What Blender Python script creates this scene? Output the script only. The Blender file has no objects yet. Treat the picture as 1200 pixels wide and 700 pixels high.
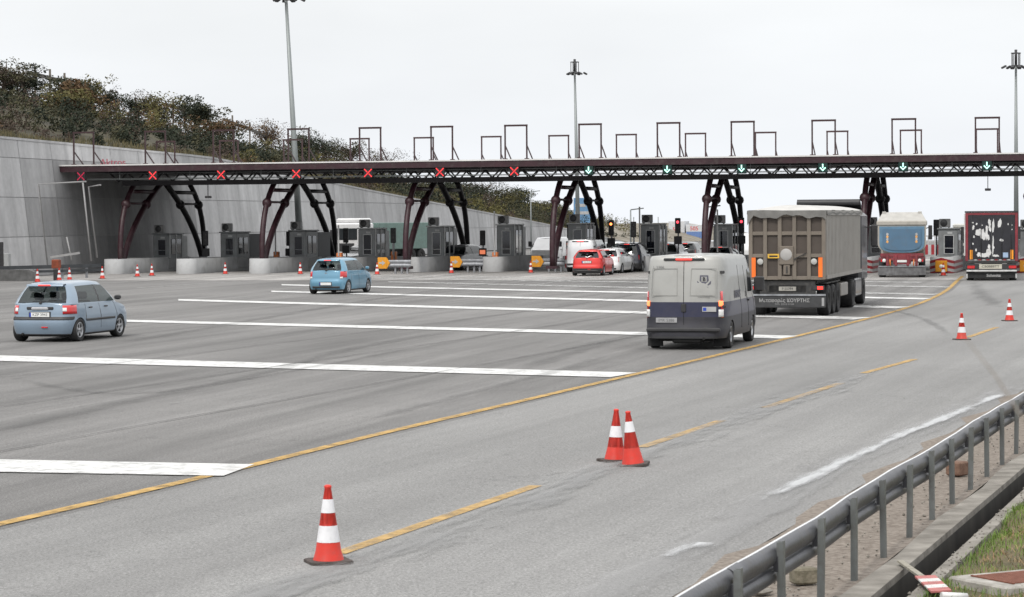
import bpy, bmesh, math, random
from mathutils import Vector, Matrix, noise
random.seed(7)
R = math.radians
SC = bpy.context.scene
COL = SC.collection

# ---------------------------------------------------------------- camera, sky, sun, exposure
F, CX, CY, HC = 2900.0, 600.0, 350.0, 3.2          # focal length and centre in photo pixels, camera height in metres
PITCH = math.atan(93.0 / F); ROLL = -0.007
cam_data = bpy.data.cameras.new("camera"); cam = bpy.data.objects.new("camera", cam_data); COL.objects.link(cam)
cam_data.sensor_width = 36.0; cam_data.lens = F / 1200 * 36
cam_data.clip_start = 0.1; cam_data.clip_end = 20000
M3 = Matrix.Rotation(math.pi / 2 - PITCH, 3, 'X') @ Matrix.Rotation(ROLL, 3, 'Z')
cam.matrix_world = Matrix.Translation((0, 0, HC)) @ M3.to_4x4()
cam_data.dof.use_dof = True; cam_data.dof.focus_distance = 70; cam_data.dof.aperture_fstop = 9.0
SC.camera = cam

SUN_EL, SUN_AZ = 48.0, 205.0        # azimuth measured clockwise from +Y (camera forward)
world = bpy.data.worlds.new("World"); SC.world = world; world.use_nodes = True
wn, wl = world.node_tree.nodes, world.node_tree.links
wn.clear()
out = wn.new("ShaderNodeOutputWorld"); bg = wn.new("ShaderNodeBackground"); bg.inputs[1].default_value = 0.09
sky = wn.new("ShaderNodeTexSky"); sky.sky_type = 'NISHITA'; sky.sun_disc = False
sky.sun_elevation = R(SUN_EL); sky.sun_rotation = R(SUN_AZ); sky.dust_density = 3.0; sky.air_density = 1.0
tc = wn.new("ShaderNodeTexCoord"); sep = wn.new("ShaderNodeSeparateXYZ"); wl.new(tc.outputs['Generated'], sep.inputs[0])
ramp = wn.new("ShaderNodeValToRGB")            # overcast cloud layer: pale at the horizon, brighter overhead
ramp.color_ramp.elements[0].position = 0.0; ramp.color_ramp.elements[0].color = (0.855, 0.885, 0.93, 1)
ramp.color_ramp.elements[1].position = 0.95; ramp.color_ramp.elements[1].color = (1, 1, 1, 1)
e = ramp.color_ramp.elements.new(0.10); e.color = (0.845, 0.86, 0.87, 1)
wl.new(sep.outputs[2], ramp.inputs[0])
cn = wn.new("ShaderNodeTexNoise"); cn.inputs['Scale'].default_value = 3.0; cn.inputs['Detail'].default_value = 5
mp = wn.new("ShaderNodeMapping"); mp.inputs['Scale'].default_value = (1, 1, 3.5)
wl.new(tc.outputs['Generated'], mp.inputs[0]); wl.new(mp.outputs[0], cn.inputs[0])
cr = wn.new("ShaderNodeMapRange"); cr.inputs[1].default_value = .3; cr.inputs[2].default_value = .7
cr.inputs[3].default_value = 0.90; cr.inputs[4].default_value = 1.06; wl.new(cn.outputs[0], cr.inputs[0])
zm = wn.new("ShaderNodeMapRange"); zm.inputs[1].default_value = 0.05; zm.inputs[2].default_value = 0.9
zm.inputs[3].default_value = 1.0; zm.inputs[4].default_value = 1.5; wl.new(sep.outputs[2], zm.inputs[0])
m1 = wn.new("ShaderNodeMath"); m1.operation = 'MULTIPLY'; wl.new(cr.outputs[0], m1.inputs[0]); wl.new(zm.outputs[0], m1.inputs[1])
m2 = wn.new("ShaderNodeMath"); m2.operation = 'MULTIPLY'; wl.new(m1.outputs[0], m2.inputs[0]); m2.inputs[1].default_value = 1.0 / 0.09
vm = wn.new("ShaderNodeVectorMath"); vm.operation = 'SCALE'; wl.new(ramp.outputs[0], vm.inputs[0]); wl.new(m2.outputs[0], vm.inputs[3])
mx = wn.new("ShaderNodeMix"); mx.data_type = 'RGBA'; mx.inputs[0].default_value = 0.94
wl.new(sky.outputs[0], mx.inputs[6]); wl.new(vm.outputs[0], mx.inputs[7])
wl.new(mx.outputs[2], bg.inputs[0]); wl.new(bg.outputs[0], out.inputs[0])

sd = bpy.data.lights.new("sun", 'SUN'); sd.energy = 1.6; sd.angle = R(10); sd.color = (1, 0.96, 0.9)
sun = bpy.data.objects.new("sun", sd); COL.objects.link(sun)
az, el = R(SUN_AZ), R(SUN_EL)
to_sun = Vector((math.sin(az) * math.cos(el), math.cos(az) * math.cos(el), math.sin(el)))
sun.rotation_euler = to_sun.to_track_quat('Z', 'Y').to_euler(); sun.location = (0, 0, 60)
SC.view_settings.view_transform = 'Standard'; SC.view_settings.look = 'None'
SC.view_settings.exposure = 0.2; SC.view_settings.gamma = 1.0; SC.view_settings.use_curve_mapping = False
SC.render.engine = 'CYCLES'; SC.cycles.max_bounces = 6; SC.cycles.transparent_max_bounces = 12; SC.cycles.use_denoising = True

def ray(px, py):
    return M3 @ Vector(((px - CX) / F, (CY - py) / F, -1.0))
def G(px, py, z=0.0):                # photo pixel -> point on the level z
    d = ray(px, py); t = (z - HC) / d.z
    return Vector((d.x * t, d.y * t, z))
def AT(px, py, Y):                   # photo pixel -> point at depth Y
    d = ray(px, py); t = Y / d.y
    return Vector((d.x * t, Y, HC + d.z * t))

HD = 14.0                            # heading of the toll lanes, degrees clockwise from +Y
DV = Vector((math.sin(R(HD)), math.cos(R(HD)), 0)); EV = Vector((math.cos(R(HD)), -math.sin(R(HD)), 0))
G0 = Vector((0.2, 147.0, 0))
def S(u, s, z=0.0): return G0 + EV * u + DV * s + Vector((0, 0, z))

# ---------------------------------------------------------------- materials
MATS = {}
def mat(name, col, rough=0.6, metal=0.0, var=0.12, scale=3.0, bump=0.0, bscale=40.0, spec=0.5, emit=None, estr=0.0, coat=0.0, col2=None, obj=True, stretch=(1, 1, 1), detail=4, dirt=0.0):
    if name in MATS: return MATS[name]
    m = bpy.data.materials.new(name); m.use_nodes = True; n, l = m.node_tree.nodes, m.node_tree.links
    b = n['Principled BSDF']; b.inputs['Roughness'].default_value = rough; b.inputs['Metallic'].default_value = metal
    b.inputs['Specular IOR Level'].default_value = spec
    if coat: b.inputs['Coat Weight'].default_value = coat; b.inputs['Coat Roughness'].default_value = 0.06
    t = n.new("ShaderNodeTexCoord"); mpn = n.new("ShaderNodeMapping"); mpn.inputs['Scale'].default_value = stretch
    l.new(t.outputs['Object' if obj else 'Generated'], mpn.inputs[0])
    nz = n.new("ShaderNodeTexNoise"); nz.inputs['Scale'].default_value = scale; nz.inputs['Detail'].default_value = detail
    l.new(mpn.outputs[0], nz.inputs[0])
    rp = n.new("ShaderNodeValToRGB"); a = rp.color_ramp.elements
    c2 = col2 or tuple(max(0, c * (1 + var)) for c in col)
    c1 = col if col2 else tuple(c * (1 - var) for c in col)
    a[0].position = .3; a[0].color = (*c1, 1); a[1].position = .7; a[1].color = (*c2, 1)
    l.new(nz.outputs[0], rp.inputs[0]); src = rp.outputs[0]
    if dirt:
        n2 = n.new("ShaderNodeTexNoise"); n2.inputs['Scale'].default_value = scale * 2.3; n2.inputs['Detail'].default_value = 8
        l.new(t.outputs['Object'], n2.inputs[0])
        mr = n.new("ShaderNodeMapRange"); mr.inputs[1].default_value = .5; mr.inputs[2].default_value = .75; mr.inputs[4].default_value = dirt
        l.new(n2.outputs[0], mr.inputs[0]); mxn = n.new("ShaderNodeMix"); mxn.data_type = 'RGBA'
        l.new(mr.outputs[0], mxn.inputs[0]); l.new(src, mxn.inputs[6]); mxn.inputs[7].default_value = (0.10, 0.09, 0.08, 1)
        src = mxn.outputs[2]
    l.new(src, b.inputs['Base Color'])
    if bump:
        n3 = n.new("ShaderNodeTexNoise"); n3.inputs['Scale'].default_value = bscale; n3.inputs['Detail'].default_value = 3
        l.new(t.outputs['Object'], n3.inputs[0]); bn = n.new("ShaderNodeBump"); bn.inputs['Strength'].default_value = bump; bn.inputs['Distance'].default_value = .02
        l.new(n3.outputs[0], bn.inputs['Height']); l.new(bn.outputs[0], b.inputs['Normal'])
    if emit: b.inputs['Emission Color'].default_value = (*emit, 1); b.inputs['Emission Strength'].default_value = estr
    MATS[name] = m; return m

def glass(name, col=(0.02, 0.025, 0.03), alpha=0.5):
    if name in MATS: return MATS[name]
    m = bpy.data.materials.new(name); m.use_nodes = True; n, l = m.node_tree.nodes, m.node_tree.links
    b = n['Principled BSDF']; b.inputs['Base Color'].default_value = (*col, 1); b.inputs['Roughness'].default_value = .04
    b.inputs['Specular IOR Level'].default_value = .7
    tr = n.new("ShaderNodeBsdfTransparent"); tr.inputs[0].default_value = (.8, .88, .86, 1); ms = n.new("ShaderNodeMixShader")
    ms.inputs[0].default_value = alpha; l.new(tr.outputs[0], ms.inputs[1]); l.new(b.outputs[0], ms.inputs[2])
    l.new(ms.outputs[0], n['Material Output'].inputs[0]); MATS[name] = m; return m

K_RUB = mat("black_rubber", (0.018, 0.018, 0.019), .75, var=.3, scale=8)
K_PLA = mat("black_plastic", (0.03, 0.03, 0.032), .5, var=.2, scale=5)
K_DARK = mat("dark_underside", (0.012, 0.012, 0.012), .9)
K_RIM = mat("wheel_alloy", (0.42, 0.43, 0.45), .35, .6, var=.15, scale=10)
K_STEEL = mat("galvanised_steel", (0.30, 0.31, 0.33), .45, .55, var=.25, scale=6, dirt=.3)
K_RED = mat("red_lamp", (0.55, 0.012, 0.015), .12, var=.1, coat=1)
K_REDON = mat("red_lamp_lit", (0.7, 0.02, 0.02), .2, emit=(1, .05, .03), estr=1.3, coat=1)
K_CLEAR = mat("clear_lamp", (0.75, 0.75, 0.74), .1, var=.1, coat=1)
K_ORANGE = mat("orange_lamp", (0.75, 0.2, 0.02), .2, coat=1)
K_WPL = mat("plate_white", (0.72, 0.73, 0.72), .4, var=.05)
K_BLUEP = mat("plate_blue", (0.02, 0.06, 0.4), .4)
K_INK = mat("black_lettering", (0.02, 0.02, 0.025), .5)
K_CHROME = mat("bright_trim", (0.7, 0.7, 0.72), .2, .9)
K_GLASS = glass("tinted_glass", alpha=.55)
K_GLASSD = glass("dark_glass", (0.012, 0.015, 0.018), .9)
K_SEAT = mat("seat_fabric", (0.03, 0.03, 0.035), .9)
K_SKIN = mat("skin", (0.45, 0.28, 0.2), .6)

# ---------------------------------------------------------------- mesh helpers
class MB:
    def __init__(s): s.v = []; s.f = []; s.m = []; s.cur = 0; s.sm = []
    def add(s, vs, fs, smooth=False):
        o = len(s.v); s.v += [tuple(v) for v in vs]
        for f in fs: s.f.append([i + o for i in f]); s.m.append(s.cur); s.sm.append(smooth)
        return s
    def box(s, x0, x1, y0, y1, z0, z1, T=None):
        vs = [Vector((x, y, z)) for z in (z0, z1) for y in (y0, y1) for x in (x0, x1)]
        if T: vs = [T @ v for v in vs]
        return s.add(vs, [(0, 2, 3, 1), (4, 5, 7, 6), (0, 1, 5, 4), (2, 6, 7, 3), (0, 4, 6, 2), (1, 3, 7, 5)])
    def bbox(s, x0, x1, y0, y1, z0, z1, r=.02, T=None):      # box with chamfered vertical and top edges
        if (x1 - x0) < 2.2 * r or (y1 - y0) < 2.2 * r or (z1 - z0) < 2.2 * r: return s.box(x0, x1, y0, y1, z0, z1, T)
        def ring(z, i): return [Vector(p) for p in ((x0 + r + i, y0 + i, z), (x1 - r - i, y0 + i, z), (x1 - i, y0 + r + i, z), (x1 - i, y1 - r - i, z), (x1 - r - i, y1 - i, z), (x0 + r + i, y1 - i, z), (x0 + i, y1 - r - i, z), (x0 + i, y0 + r + i, z))]
        vs = ring(z0, r) + ring(z0 + r, 0) + ring(z1 - r, 0) + ring(z1, r)
        if T: vs = [T @ v for v in vs]
        fs = [list(range(7, -1, -1)), list(range(24, 32))]
        for k in range(3):
            for i in range(8): j = (i + 1) % 8; fs.append((k * 8 + i, k * 8 + j, k * 8 + 8 + j, k * 8 + 8 + i))
        return s.add(vs, fs)
    def tube(s, pts, r, n=8, cap=True, smooth=True):
        pts = [Vector(p) for p in pts]; k = len(pts); rs = r if isinstance(r, (list, tuple)) else [r] * k
        vs = []; prev = None
        for i, p in enumerate(pts):
            t = (pts[min(i + 1, k - 1)] - pts[max(i - 1, 0)]).normalized()
            if prev is None:
                a = Vector((0, 0, 1)) if abs(t.z) < .9 else Vector((1, 0, 0)); nx = t.cross(a).normalized()
            else: nx = (prev - t * prev.dot(t)).normalized()
            prev = nx; ny = t.cross(nx)
            for j in range(n): a = 2 * math.pi * j / n; vs.append(p + nx * math.cos(a) * rs[i] + ny * math.sin(a) * rs[i])
        fs = [(i * n + j, i * n + (j + 1) % n, (i + 1) * n + (j + 1) % n, (i + 1) * n + j) for i in range(k - 1) for j in range(n)]
        s.add(vs, fs, smooth)
        if cap:
            o = len(s.v) - k * n
            for f in (list(range(n - 1, -1, -1)), list(range((k - 1) * n, k * n))): s.f.append([i + o for i in f]); s.m.append(s.cur); s.sm.append(False)
        return s
    def bar(s, a, b, w, h=None, up=(0, 0, 1)):               # rectangular bar between two points
        a, b = Vector(a), Vector(b); h = h or w; t = (b - a).normalized(); up = Vector(up)
        if abs(t.dot(up)) > .95: up = Vector((1, 0, 0))
        x = t.cross(up).normalized() * w / 2; y = x.cross(t).normalized() * h / 2
        vs = [a - x - y, a + x - y, a + x + y, a - x + y, b - x - y, b + x - y, b + x + y, b - x + y]
        return s.add(vs, [(0, 3, 2, 1), (4, 5, 6, 7), (0, 1, 5, 4), (1, 2, 6, 5), (2, 3, 7, 6), (3, 0, 4, 7)])
    def lathe(s, prof, n=24, T=None, axis='z', smooth=True):
        vs = []; k = len(prof)
        for r, h in prof:
            for j in range(n):
                a = 2 * math.pi * j / n
                p = Vector((r * math.cos(a), r * math.sin(a), h)) if axis == 'z' else Vector((r * math.cos(a), h, r * math.sin(a)))
                vs.append(T @ p if T else p)
        fs = [(i * n + j, i * n + (j + 1) % n, (i + 1) * n + (j + 1) % n, (i + 1) * n + j) for i in range(k - 1) for j in range(n)]
        return s.add(vs, fs, smooth)
    def ball(s, c, r, n=10):
        c = Vector(c); return s.lathe([(max(1e-4, r * math.sin(math.pi * i / 6)), -r * math.cos(math.pi * i / 6)) for i in range(7)], n, Matrix.Translation(c))
    def poly(s, pts, th=None, nrm=None):                       # flat polygon, optionally with thickness along nrm
        pts = [Vector(p) for p in pts]; k = len(pts)
        if th is None: return s.add(pts, [list(range(k))])
        o = Vector(nrm).normalized() * th; vs = pts + [p + o for p in pts]
        return s.add(vs, [list(range(k - 1, -1, -1)), list(range(k, 2 * k))] + [(i, (i + 1) % k, k + (i + 1) % k, k + i) for i in range(k)])
    def grid(s, rows, smooth=True, closed=False):
        n = len(rows[0]); vs = [p for r in rows for p in r]; m = n if closed else n - 1
        return s.add(vs, [(i * n + j, i * n + (j + 1) % n, (i + 1) * n + (j + 1) % n, (i + 1) * n + j) for i in range(len(rows) - 1) for j in range(m)], smooth)
    def build(s, name, mats, parent=None, fix=True):
        me = bpy.data.meshes.new(name); me.from_pydata(s.v, [], s.f)
        for m in (mats if isinstance(mats, (list, tuple)) else [mats]): me.materials.append(m)
        me.polygons.foreach_set('material_index', s.m); me.polygons.foreach_set('use_smooth', s.sm)
        if fix and len(s.f) < 60000:
            b = bmesh.new(); b.from_mesh(me); bmesh.ops.recalc_face_normals(b, faces=b.faces); b.to_mesh(me); b.free()
        me.update(); o = bpy.data.objects.new(name, me); COL.objects.link(o)
        if parent: o.parent = parent
        return o

def tag(o, label=None, cat=None, group=None, kind=None):
    if label: o['label'] = label
    if cat: o['category'] = cat
    if group: o['group'] = group
    if kind: o['kind'] = kind
    return o
def empty(name, loc=(0, 0, 0), rz=0.0, label=None, cat=None, group=None):
    o = bpy.data.objects.new(name, None); COL.objects.link(o); o.location = loc; o.rotation_euler = (0, 0, rz); o.empty_display_size = .2
    return tag(o, label, cat, group)
def children(o): return [c for c in COL.objects if c.parent == o]
def copy_tree(o, parent=None):
    c = o.copy(); COL.objects.link(c); c.parent = parent
    if parent is None:
        for k in ('label', 'category', 'group'):
            if k in o: c[k] = o[k]
    for ch in children(o): copy_tree(ch, c)
    return c
def text(body, name, size, m, parent, loc, rot, ext=.004, align='CENTER', bold=0.0, kind=None):
    cu = bpy.data.curves.new(name, 'FONT'); cu.body = body; cu.size = size; cu.extrude = ext; cu.align_x = align; cu.align_y = 'CENTER'; cu.offset = bold
    t = bpy.data.objects.new(name, cu); COL.objects.link(t)
    bpy.context.view_layer.update(); dg = bpy.context.evaluated_depsgraph_get()
    me = bpy.data.meshes.new_from_object(t.evaluated_get(dg)); bpy.data.objects.remove(t)
    me.materials.clear(); me.materials.append(m)
    o = bpy.data.objects.new(name, me); COL.objects.link(o); o.parent = parent; o.location = loc; o.rotation_euler = rot
    return o
# text facing the rear of a vehicle (normal -x, reading from behind: right is -y)
ROT_REAR = Matrix(((0, 0, -1), (-1, 0, 0), (0, 1, 0))).to_euler()
# text on the right side of a vehicle (normal -y, reading left to right = +x)
ROT_RIGHT = Matrix(((1, 0, 0), (0, 0, -1), (0, 1, 0))).to_euler()
def interp(tab, x):
    if x <= tab[0][0]: return tab[0][1]
    for (a, va), (c, vc) in zip(tab, tab[1:]):
        if x <= c: return va + (vc - va) * (x - a) / (c - a)
    return tab[-1][1]
# ---------------------------------------------------------------- ground, roads and painted markings
def ground_z(x, y):
    d = y - 330
    if d <= 0: return 0.0
    z = -0.035 * d if d < 4000 else -140
    k = min(1, d / 60); return z * k
def asphalt(name, base, var, dark_streak, ang, speck=.25, patch=.18, big=.045):
    m = bpy.data.materials.new(name); m.use_nodes = True; n, l = m.node_tree.nodes, m.node_tree.links
    b = n['Principled BSDF']; b.inputs['Roughness'].default_value = .86; b.inputs['Specular IOR Level'].default_value = .35
    t = n.new("ShaderNodeTexCoord")
    def nz(scale, detail, sc=(1, 1, 1), rot=0, rough=.5, dist=0.0):
        mp = n.new("ShaderNodeMapping"); mp.vector_type = 'TEXTURE'
        mp.inputs['Rotation'].default_value = (0, 0, -rot); mp.inputs['Scale'].default_value = tuple(1 / q for q in sc); l.new(t.outputs['Object'], mp.inputs[0])
        x = n.new("ShaderNodeTexNoise"); x.inputs['Scale'].default_value = scale; x.inputs['Detail'].default_value = detail; x.inputs['Roughness'].default_value = rough; x.inputs['Distortion'].default_value = dist
        l.new(mp.outputs[0], x.inputs[0]); return x.outputs[0]
    def rng(s, a, c, lo, hi):
        x = n.new("ShaderNodeMapRange"); x.inputs[1].default_value = a; x.inputs[2].default_value = c; x.inputs[3].default_value = lo; x.inputs[4].default_value = hi; l.new(s, x.inputs[0]); return x.outputs[0]
    def mul(a, c):
        x = n.new("ShaderNodeMath"); x.operation = 'MULTIPLY'; l.new(a, x.inputs[0]); l.new(c, x.inputs[1]); return x.outputs[0]
    # coordinates turned so that local +y runs along the driving direction; streaks are long along it
    f = rng(nz(big, 6, rot=0), .3, .7, 1 - patch, 1 + patch)
    f = mul(f, rng(nz(1.0, 4, (1.1, .035, 1), R(ang), .6, .3), .38, .68, 1 + var, 1 - dark_streak))
    f = mul(f, rng(nz(1.0, 5, (3.5, .05, 1), R(ang), .7, .2), .3, .7, 1 + var * .6, 1 - var * .6))
    f = mul(f, rng(nz(1.0, 3, (.28, .018, 1), R(ang), .5, .2), .35, .65, 1 - var * .9, 1 + var))
    f = mul(f, rng(nz(.9, 7, rough=.7), .3, .7, 1 - var * .5, 1 + var * .5))
    f = mul(f, rng(nz(34, 3, rough=.95), .28, .72, 1 - speck * 3.2, 1 + speck * 3.2))
    f = mul(f, rng(nz(12, 4, rough=.9), .25, .75, 1 - speck * .9, 1 + speck * .9))
    # thin cracks
    vo = n.new("ShaderNodeTexVoronoi"); vo.feature = 'DISTANCE_TO_EDGE'; vo.inputs['Scale'].default_value = .16
    wmx = n.new("ShaderNodeVectorMath"); wmx.operation = 'ADD'
    dn = n.new("ShaderNodeTexNoise"); dn.inputs['Scale'].default_value = .7; dn.inputs['Detail'].default_value = 6; l.new(t.outputs['Object'], dn.inputs[0])
    sc_ = n.new("ShaderNodeVectorMath"); sc_.operation = 'SCALE'; sc_.inputs[3].default_value = 5.0; l.new(dn.outputs[1], sc_.inputs[0])
    l.new(t.outputs['Object'], wmx.inputs[0]); l.new(sc_.outputs[0], wmx.inputs[1]); l.new(wmx.outputs[0], vo.inputs[0])
    f = mul(f, rng(vo.outputs[0], .0015, .004, .8, 1.0))
    col = n.new("ShaderNodeVectorMath"); col.operation = 'SCALE'; col.inputs[0].default_value = base; l.new(f, col.inputs[3])
    l.new(col.outputs[0], b.inputs['Base Color'])
    bn = n.new("ShaderNodeBump"); bn.inputs['Strength'].default_value = .35; bn.inputs['Distance'].default_value = .012
    l.new(nz(60, 3, rough=.8), bn.inputs['Height']); l.new(bn.outputs[0], b.inputs['Normal'])
    return m
M_PLAZA = asphalt("plaza_asphalt", (0.163, 0.159, 0.155), .13, .22, 14)
M_ROAD = asphalt("road_asphalt", (0.215, 0.213, 0.209), .07, .11, 18, speck=.2, patch=.10, big=.08)
M_SLAB = asphalt("concrete_apron", (0.29, 0.28, 0.27), .16, .30, 14, patch=.15)
M_EARTH = mat("dry_earth", (0.11, 0.09, 0.06), .95, col2=(0.07, 0.085, 0.04), scale=.3, detail=8, bump=.5, bscale=6)

xs = [-6000, -3000, -1200, -500, -200, -80, -40, -15, 0, 15, 40, 80, 200, 500, 1200, 3000, 6000]
ys = [-60, 10, 40, 90, 200, 300, 330, 350, 370, 390, 450, 600, 1000, 2000, 3000, 4330, 6000, 12000]
b = MB(); b.grid([[Vector((x, y, ground_z(x, y) - (.06 if y > 250 else .8))) for x in xs] for y in ys], smooth=False)
tag(b.build("ground", M_EARTH), kind="structure")
def strip(pts, name, m, z, kind="structure"):
    b = MB(); b.poly([Vector((p[0], p[1], z)) for p in pts]); return tag(b.build(name, m), kind=kind)
# the plaza: wide asphalt sheet up to the retaining wall, past the canopy
wl_ = lambda s: S(-34.2, s)            # a line just under the foot of the retaining wall
b = MB(); rows = []
for s in [-12, 20, 60, 120, 190]:
    rows.append([Vector((*(S(u, s)[:2]), 0)) for u in (-60 if s < -8 else -27.0, -20, -10, 0, 10, 20, 40, 60)])
b.grid(rows, smooth=False)
PLB = b
# yellow line in the photograph: the plaza's edge towards the lighter road on its right
YL = [(-420, 705), (-200, 661), (0, 615), (150, 580.5), (300, 545), (450, 508), (605, 472), (745, 439), (850, 414.5), (935, 394), (1020, 373), (1066, 360), (1092, 350), (1110, 340), (1121, 330), (1128, 324)]
YP = [G(*p) for p in YL]
def catmull(P, k=6):
    o = []
    for i in range(len(P) - 1):
        p0, p1, p2, p3 = P[max(i - 1, 0)], P[i], P[i + 1], P[min(i + 2, len(P) - 1)]
        for j in range(k):
            t = j / k; o.append(.5 * ((2 * p1) + (p2 - p0) * t + (2 * p0 - 5 * p1 + 4 * p2 - p3) * t * t + (3 * p1 - p0 - 3 * p2 + p3) * t ** 3))
    return o + [P[-1]]
YP = catmull(YP)
us_ = sorted(((p - G0).dot(DV), (p - G0).dot(EV)) for p in YP)
rows = []
for s in [-160, -140, -130, -120, -110, -100, -90, -80, -70, -60, -50, -40, -30, -20, -12]:
    ur = interp(us_, s) + .6 if s > us_[0][0] else us_[0][1] + .6
    rows.append([Vector((*(S(u, s)[:2]), 0)) for u in (-60, -30, -20, min(-10, ur - .1), ur)])
PLB.grid(rows, smooth=False); tag(PLB.build("plaza", M_PLAZA), kind="structure")
def offset_line(P, w):
    o = []
    for i, p in enumerate(P):
        t = (P[min(i + 1, len(P) - 1)] - P[max(i - 1, 0)]); t.z = 0; t.normalize(); o.append(p + Vector((t.y, -t.x, 0)) * w)
    return o
def line_sheet(P, w, z, name, m, kind="structure"):
    A, B = offset_line(P, -w / 2), offset_line(P, w / 2)
    b = MB(); b.grid([[Vector((p.x, p.y, z)) for p in A], [Vector((p.x, p.y, z)) for p in B]], smooth=False)
    return tag(b.build(name, m), kind=kind)
# guard-rail line (plan)
GR0 = G(1003, 684); GR1 = G(1195, 532); GD = (GR1 - GR0).normalized(); GN = Vector((GD.y, -GD.x, 0))
RE = [GR0 + GD * t - GN * 1.35 for t in (-25, -10, 0, 10, 25, 50, 80, 110, 135)]
A = offset_line(YP, .25)
edge = [RE[0] + (RE[1] - RE[0]) * (i / (len(A) - 1)) for i in range(len(A))]
full = RE[0]; last = S(34, -4)
ln = []
for i in range(len(A)):
    t = i / (len(A) - 1); ln.append(GR0 + GD * (-30 + 150 * t ** 1.6) - GN * 1.35 if t < 1 else last)
b = MB(); b.grid([[Vector((p.x, p.y, .004)) for p in A], [Vector((*((p * .5 + q * .5)[:2]), .004)) for p, q in zip(A, ln)], [Vector((p.x, p.y, .004)) for p in ln]], smooth=False)
tag(b.build("road", M_ROAD), kind="structure")
b = MB(); rows = []
for s in (-17, 0, 20, 45): rows.append([Vector((*(S(u, s)[:2]), .008)) for u in (-27.5, -10, 10, 40)])
b.grid(rows, smooth=False); tag(b.build("concrete_apron", M_SLAB), kind="structure")

def worn(name, col, rough_edge=.45, thr=.62, under=None, scale=2.6):
    m = bpy.data.materials.new(name); m.use_nodes = True; n, l = m.node_tree.nodes, m.node_tree.links
    b = n['Principled BSDF']; b.inputs['Roughness'].default_value = .7
    t = n.new("ShaderNodeTexCoord"); nz = n.new("ShaderNodeTexNoise"); nz.inputs['Scale'].default_value = scale; nz.inputs['Detail'].default_value = 9; nz.inputs['Roughness'].default_value = .75
    l.new(t.outputs['Object'], nz.inputs[0])
    mr = n.new("ShaderNodeMapRange"); mr.inputs[1].default_value = thr - .12; mr.inputs[2].default_value = thr + .06; mr.inputs[3].default_value = 0; mr.inputs[4].default_value = rough_edge; l.new(nz.outputs[0], mr.inputs[0])
    n2 = n.new("ShaderNodeTexNoise"); n2.inputs['Scale'].default_value = 1.2; n2.inputs['Detail'].default_value = 6; l.new(t.outputs['Object'], n2.inputs[0])
    rp = n.new("ShaderNodeValToRGB"); rp.color_ramp.elements[0].position = .35; rp.color_ramp.elements[1].position = .65
    rp.color_ramp.elements[0].color = (*[c * .85 for c in col], 1); rp.color_ramp.elements[1].color = (*col, 1); l.new(n2.outputs[0], rp.inputs[0]); l.new(rp.outputs[0], b.inputs['Base Color'])
    tr = n.new("ShaderNodeBsdfTransparent"); ms = n.new("ShaderNodeMixShader"); l.new(mr.outputs[0], ms.inputs[0]); l.new(b.outputs[0], ms.inputs[1]); l.new(tr.outputs[0], ms.inputs[2])
    l.new(ms.outputs[0], n['Material Output'].inputs[0]); return m
M_WLINE = worn("worn_white_paint", (0.66, 0.66, 0.65), .5, .6)
M_WLINE2 = worn("faded_white_paint", (0.5, 0.5, 0.49), .75, .52)
M_YLINE = worn("worn_yellow_paint", (0.50, 0.31, 0.085), .6, .55)
M_YDASH = worn("faded_yellow_paint", (0.50, 0.32, 0.11), .6, .54)
M_STAIN = worn("white_slurry", (0.60, 0.61, 0.62), 1.0, .47, scale=.9)
line_sheet(YP, .19, .012, "yellow_line", M_YLINE)
# white transverse bars: each a quad given by its corners in the photograph
WB = [((-300, 534), (298, 545.5), (262, 559), (-300, 549)), ((-200, 412), (746, 437.5), (716, 443), (-200, 418.5)), ((60, 373.2), (936, 394.3), (915, 397.6), (60, 375.6)),
      ((209, 351.0), (1021, 372.6), (1000, 375.2), (209, 353.0)), ((318, 341.2), (1067, 360), (1050, 362), (318, 342.7)), ((330, 333.6), (1092, 350), (1082, 351.6), (330, 334.9)),
      ((455, 330.2), (1100, 345), (1092, 346.5), (455, 331.2)), ((440, 325.8), (1116, 336.4), (1108, 337.6), (440, 326.6)), ((300, 321.4), (1080, 331), (1080, 331.9), (300, 322.1))]
for i, q in enumerate(WB):
    strip([G(*p) for p in q], "white_bar", M_WLINE if i < 6 else M_WLINE2, .016)
# faint diagonal lane lines in the middle of the plaza
for a, c in (((560, 331), (770, 318)), ((620, 335), (700, 325)), ((350, 327), (520, 318)), ((130, 332), (330, 320)), ((160, 338), (330, 327)), ((760, 345), (930, 332))):
    line_sheet([G(*a), G(*c)], .16, .020, "faded_lane_line", M_WLINE2)
# dashed yellow line of the road
for a, c in (((396, 650), (628, 570)), ((752, 525), (846, 493.5)), ((896, 478.5), (986, 449.5)), ((1012, 438), (1072, 421.5)), ((1134, 396), (1168, 384)), ((60, 765), (240, 703))):
    line_sheet([G(*a), G(*c)], .17, .012, "yellow_dash", M_YDASH)
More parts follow.
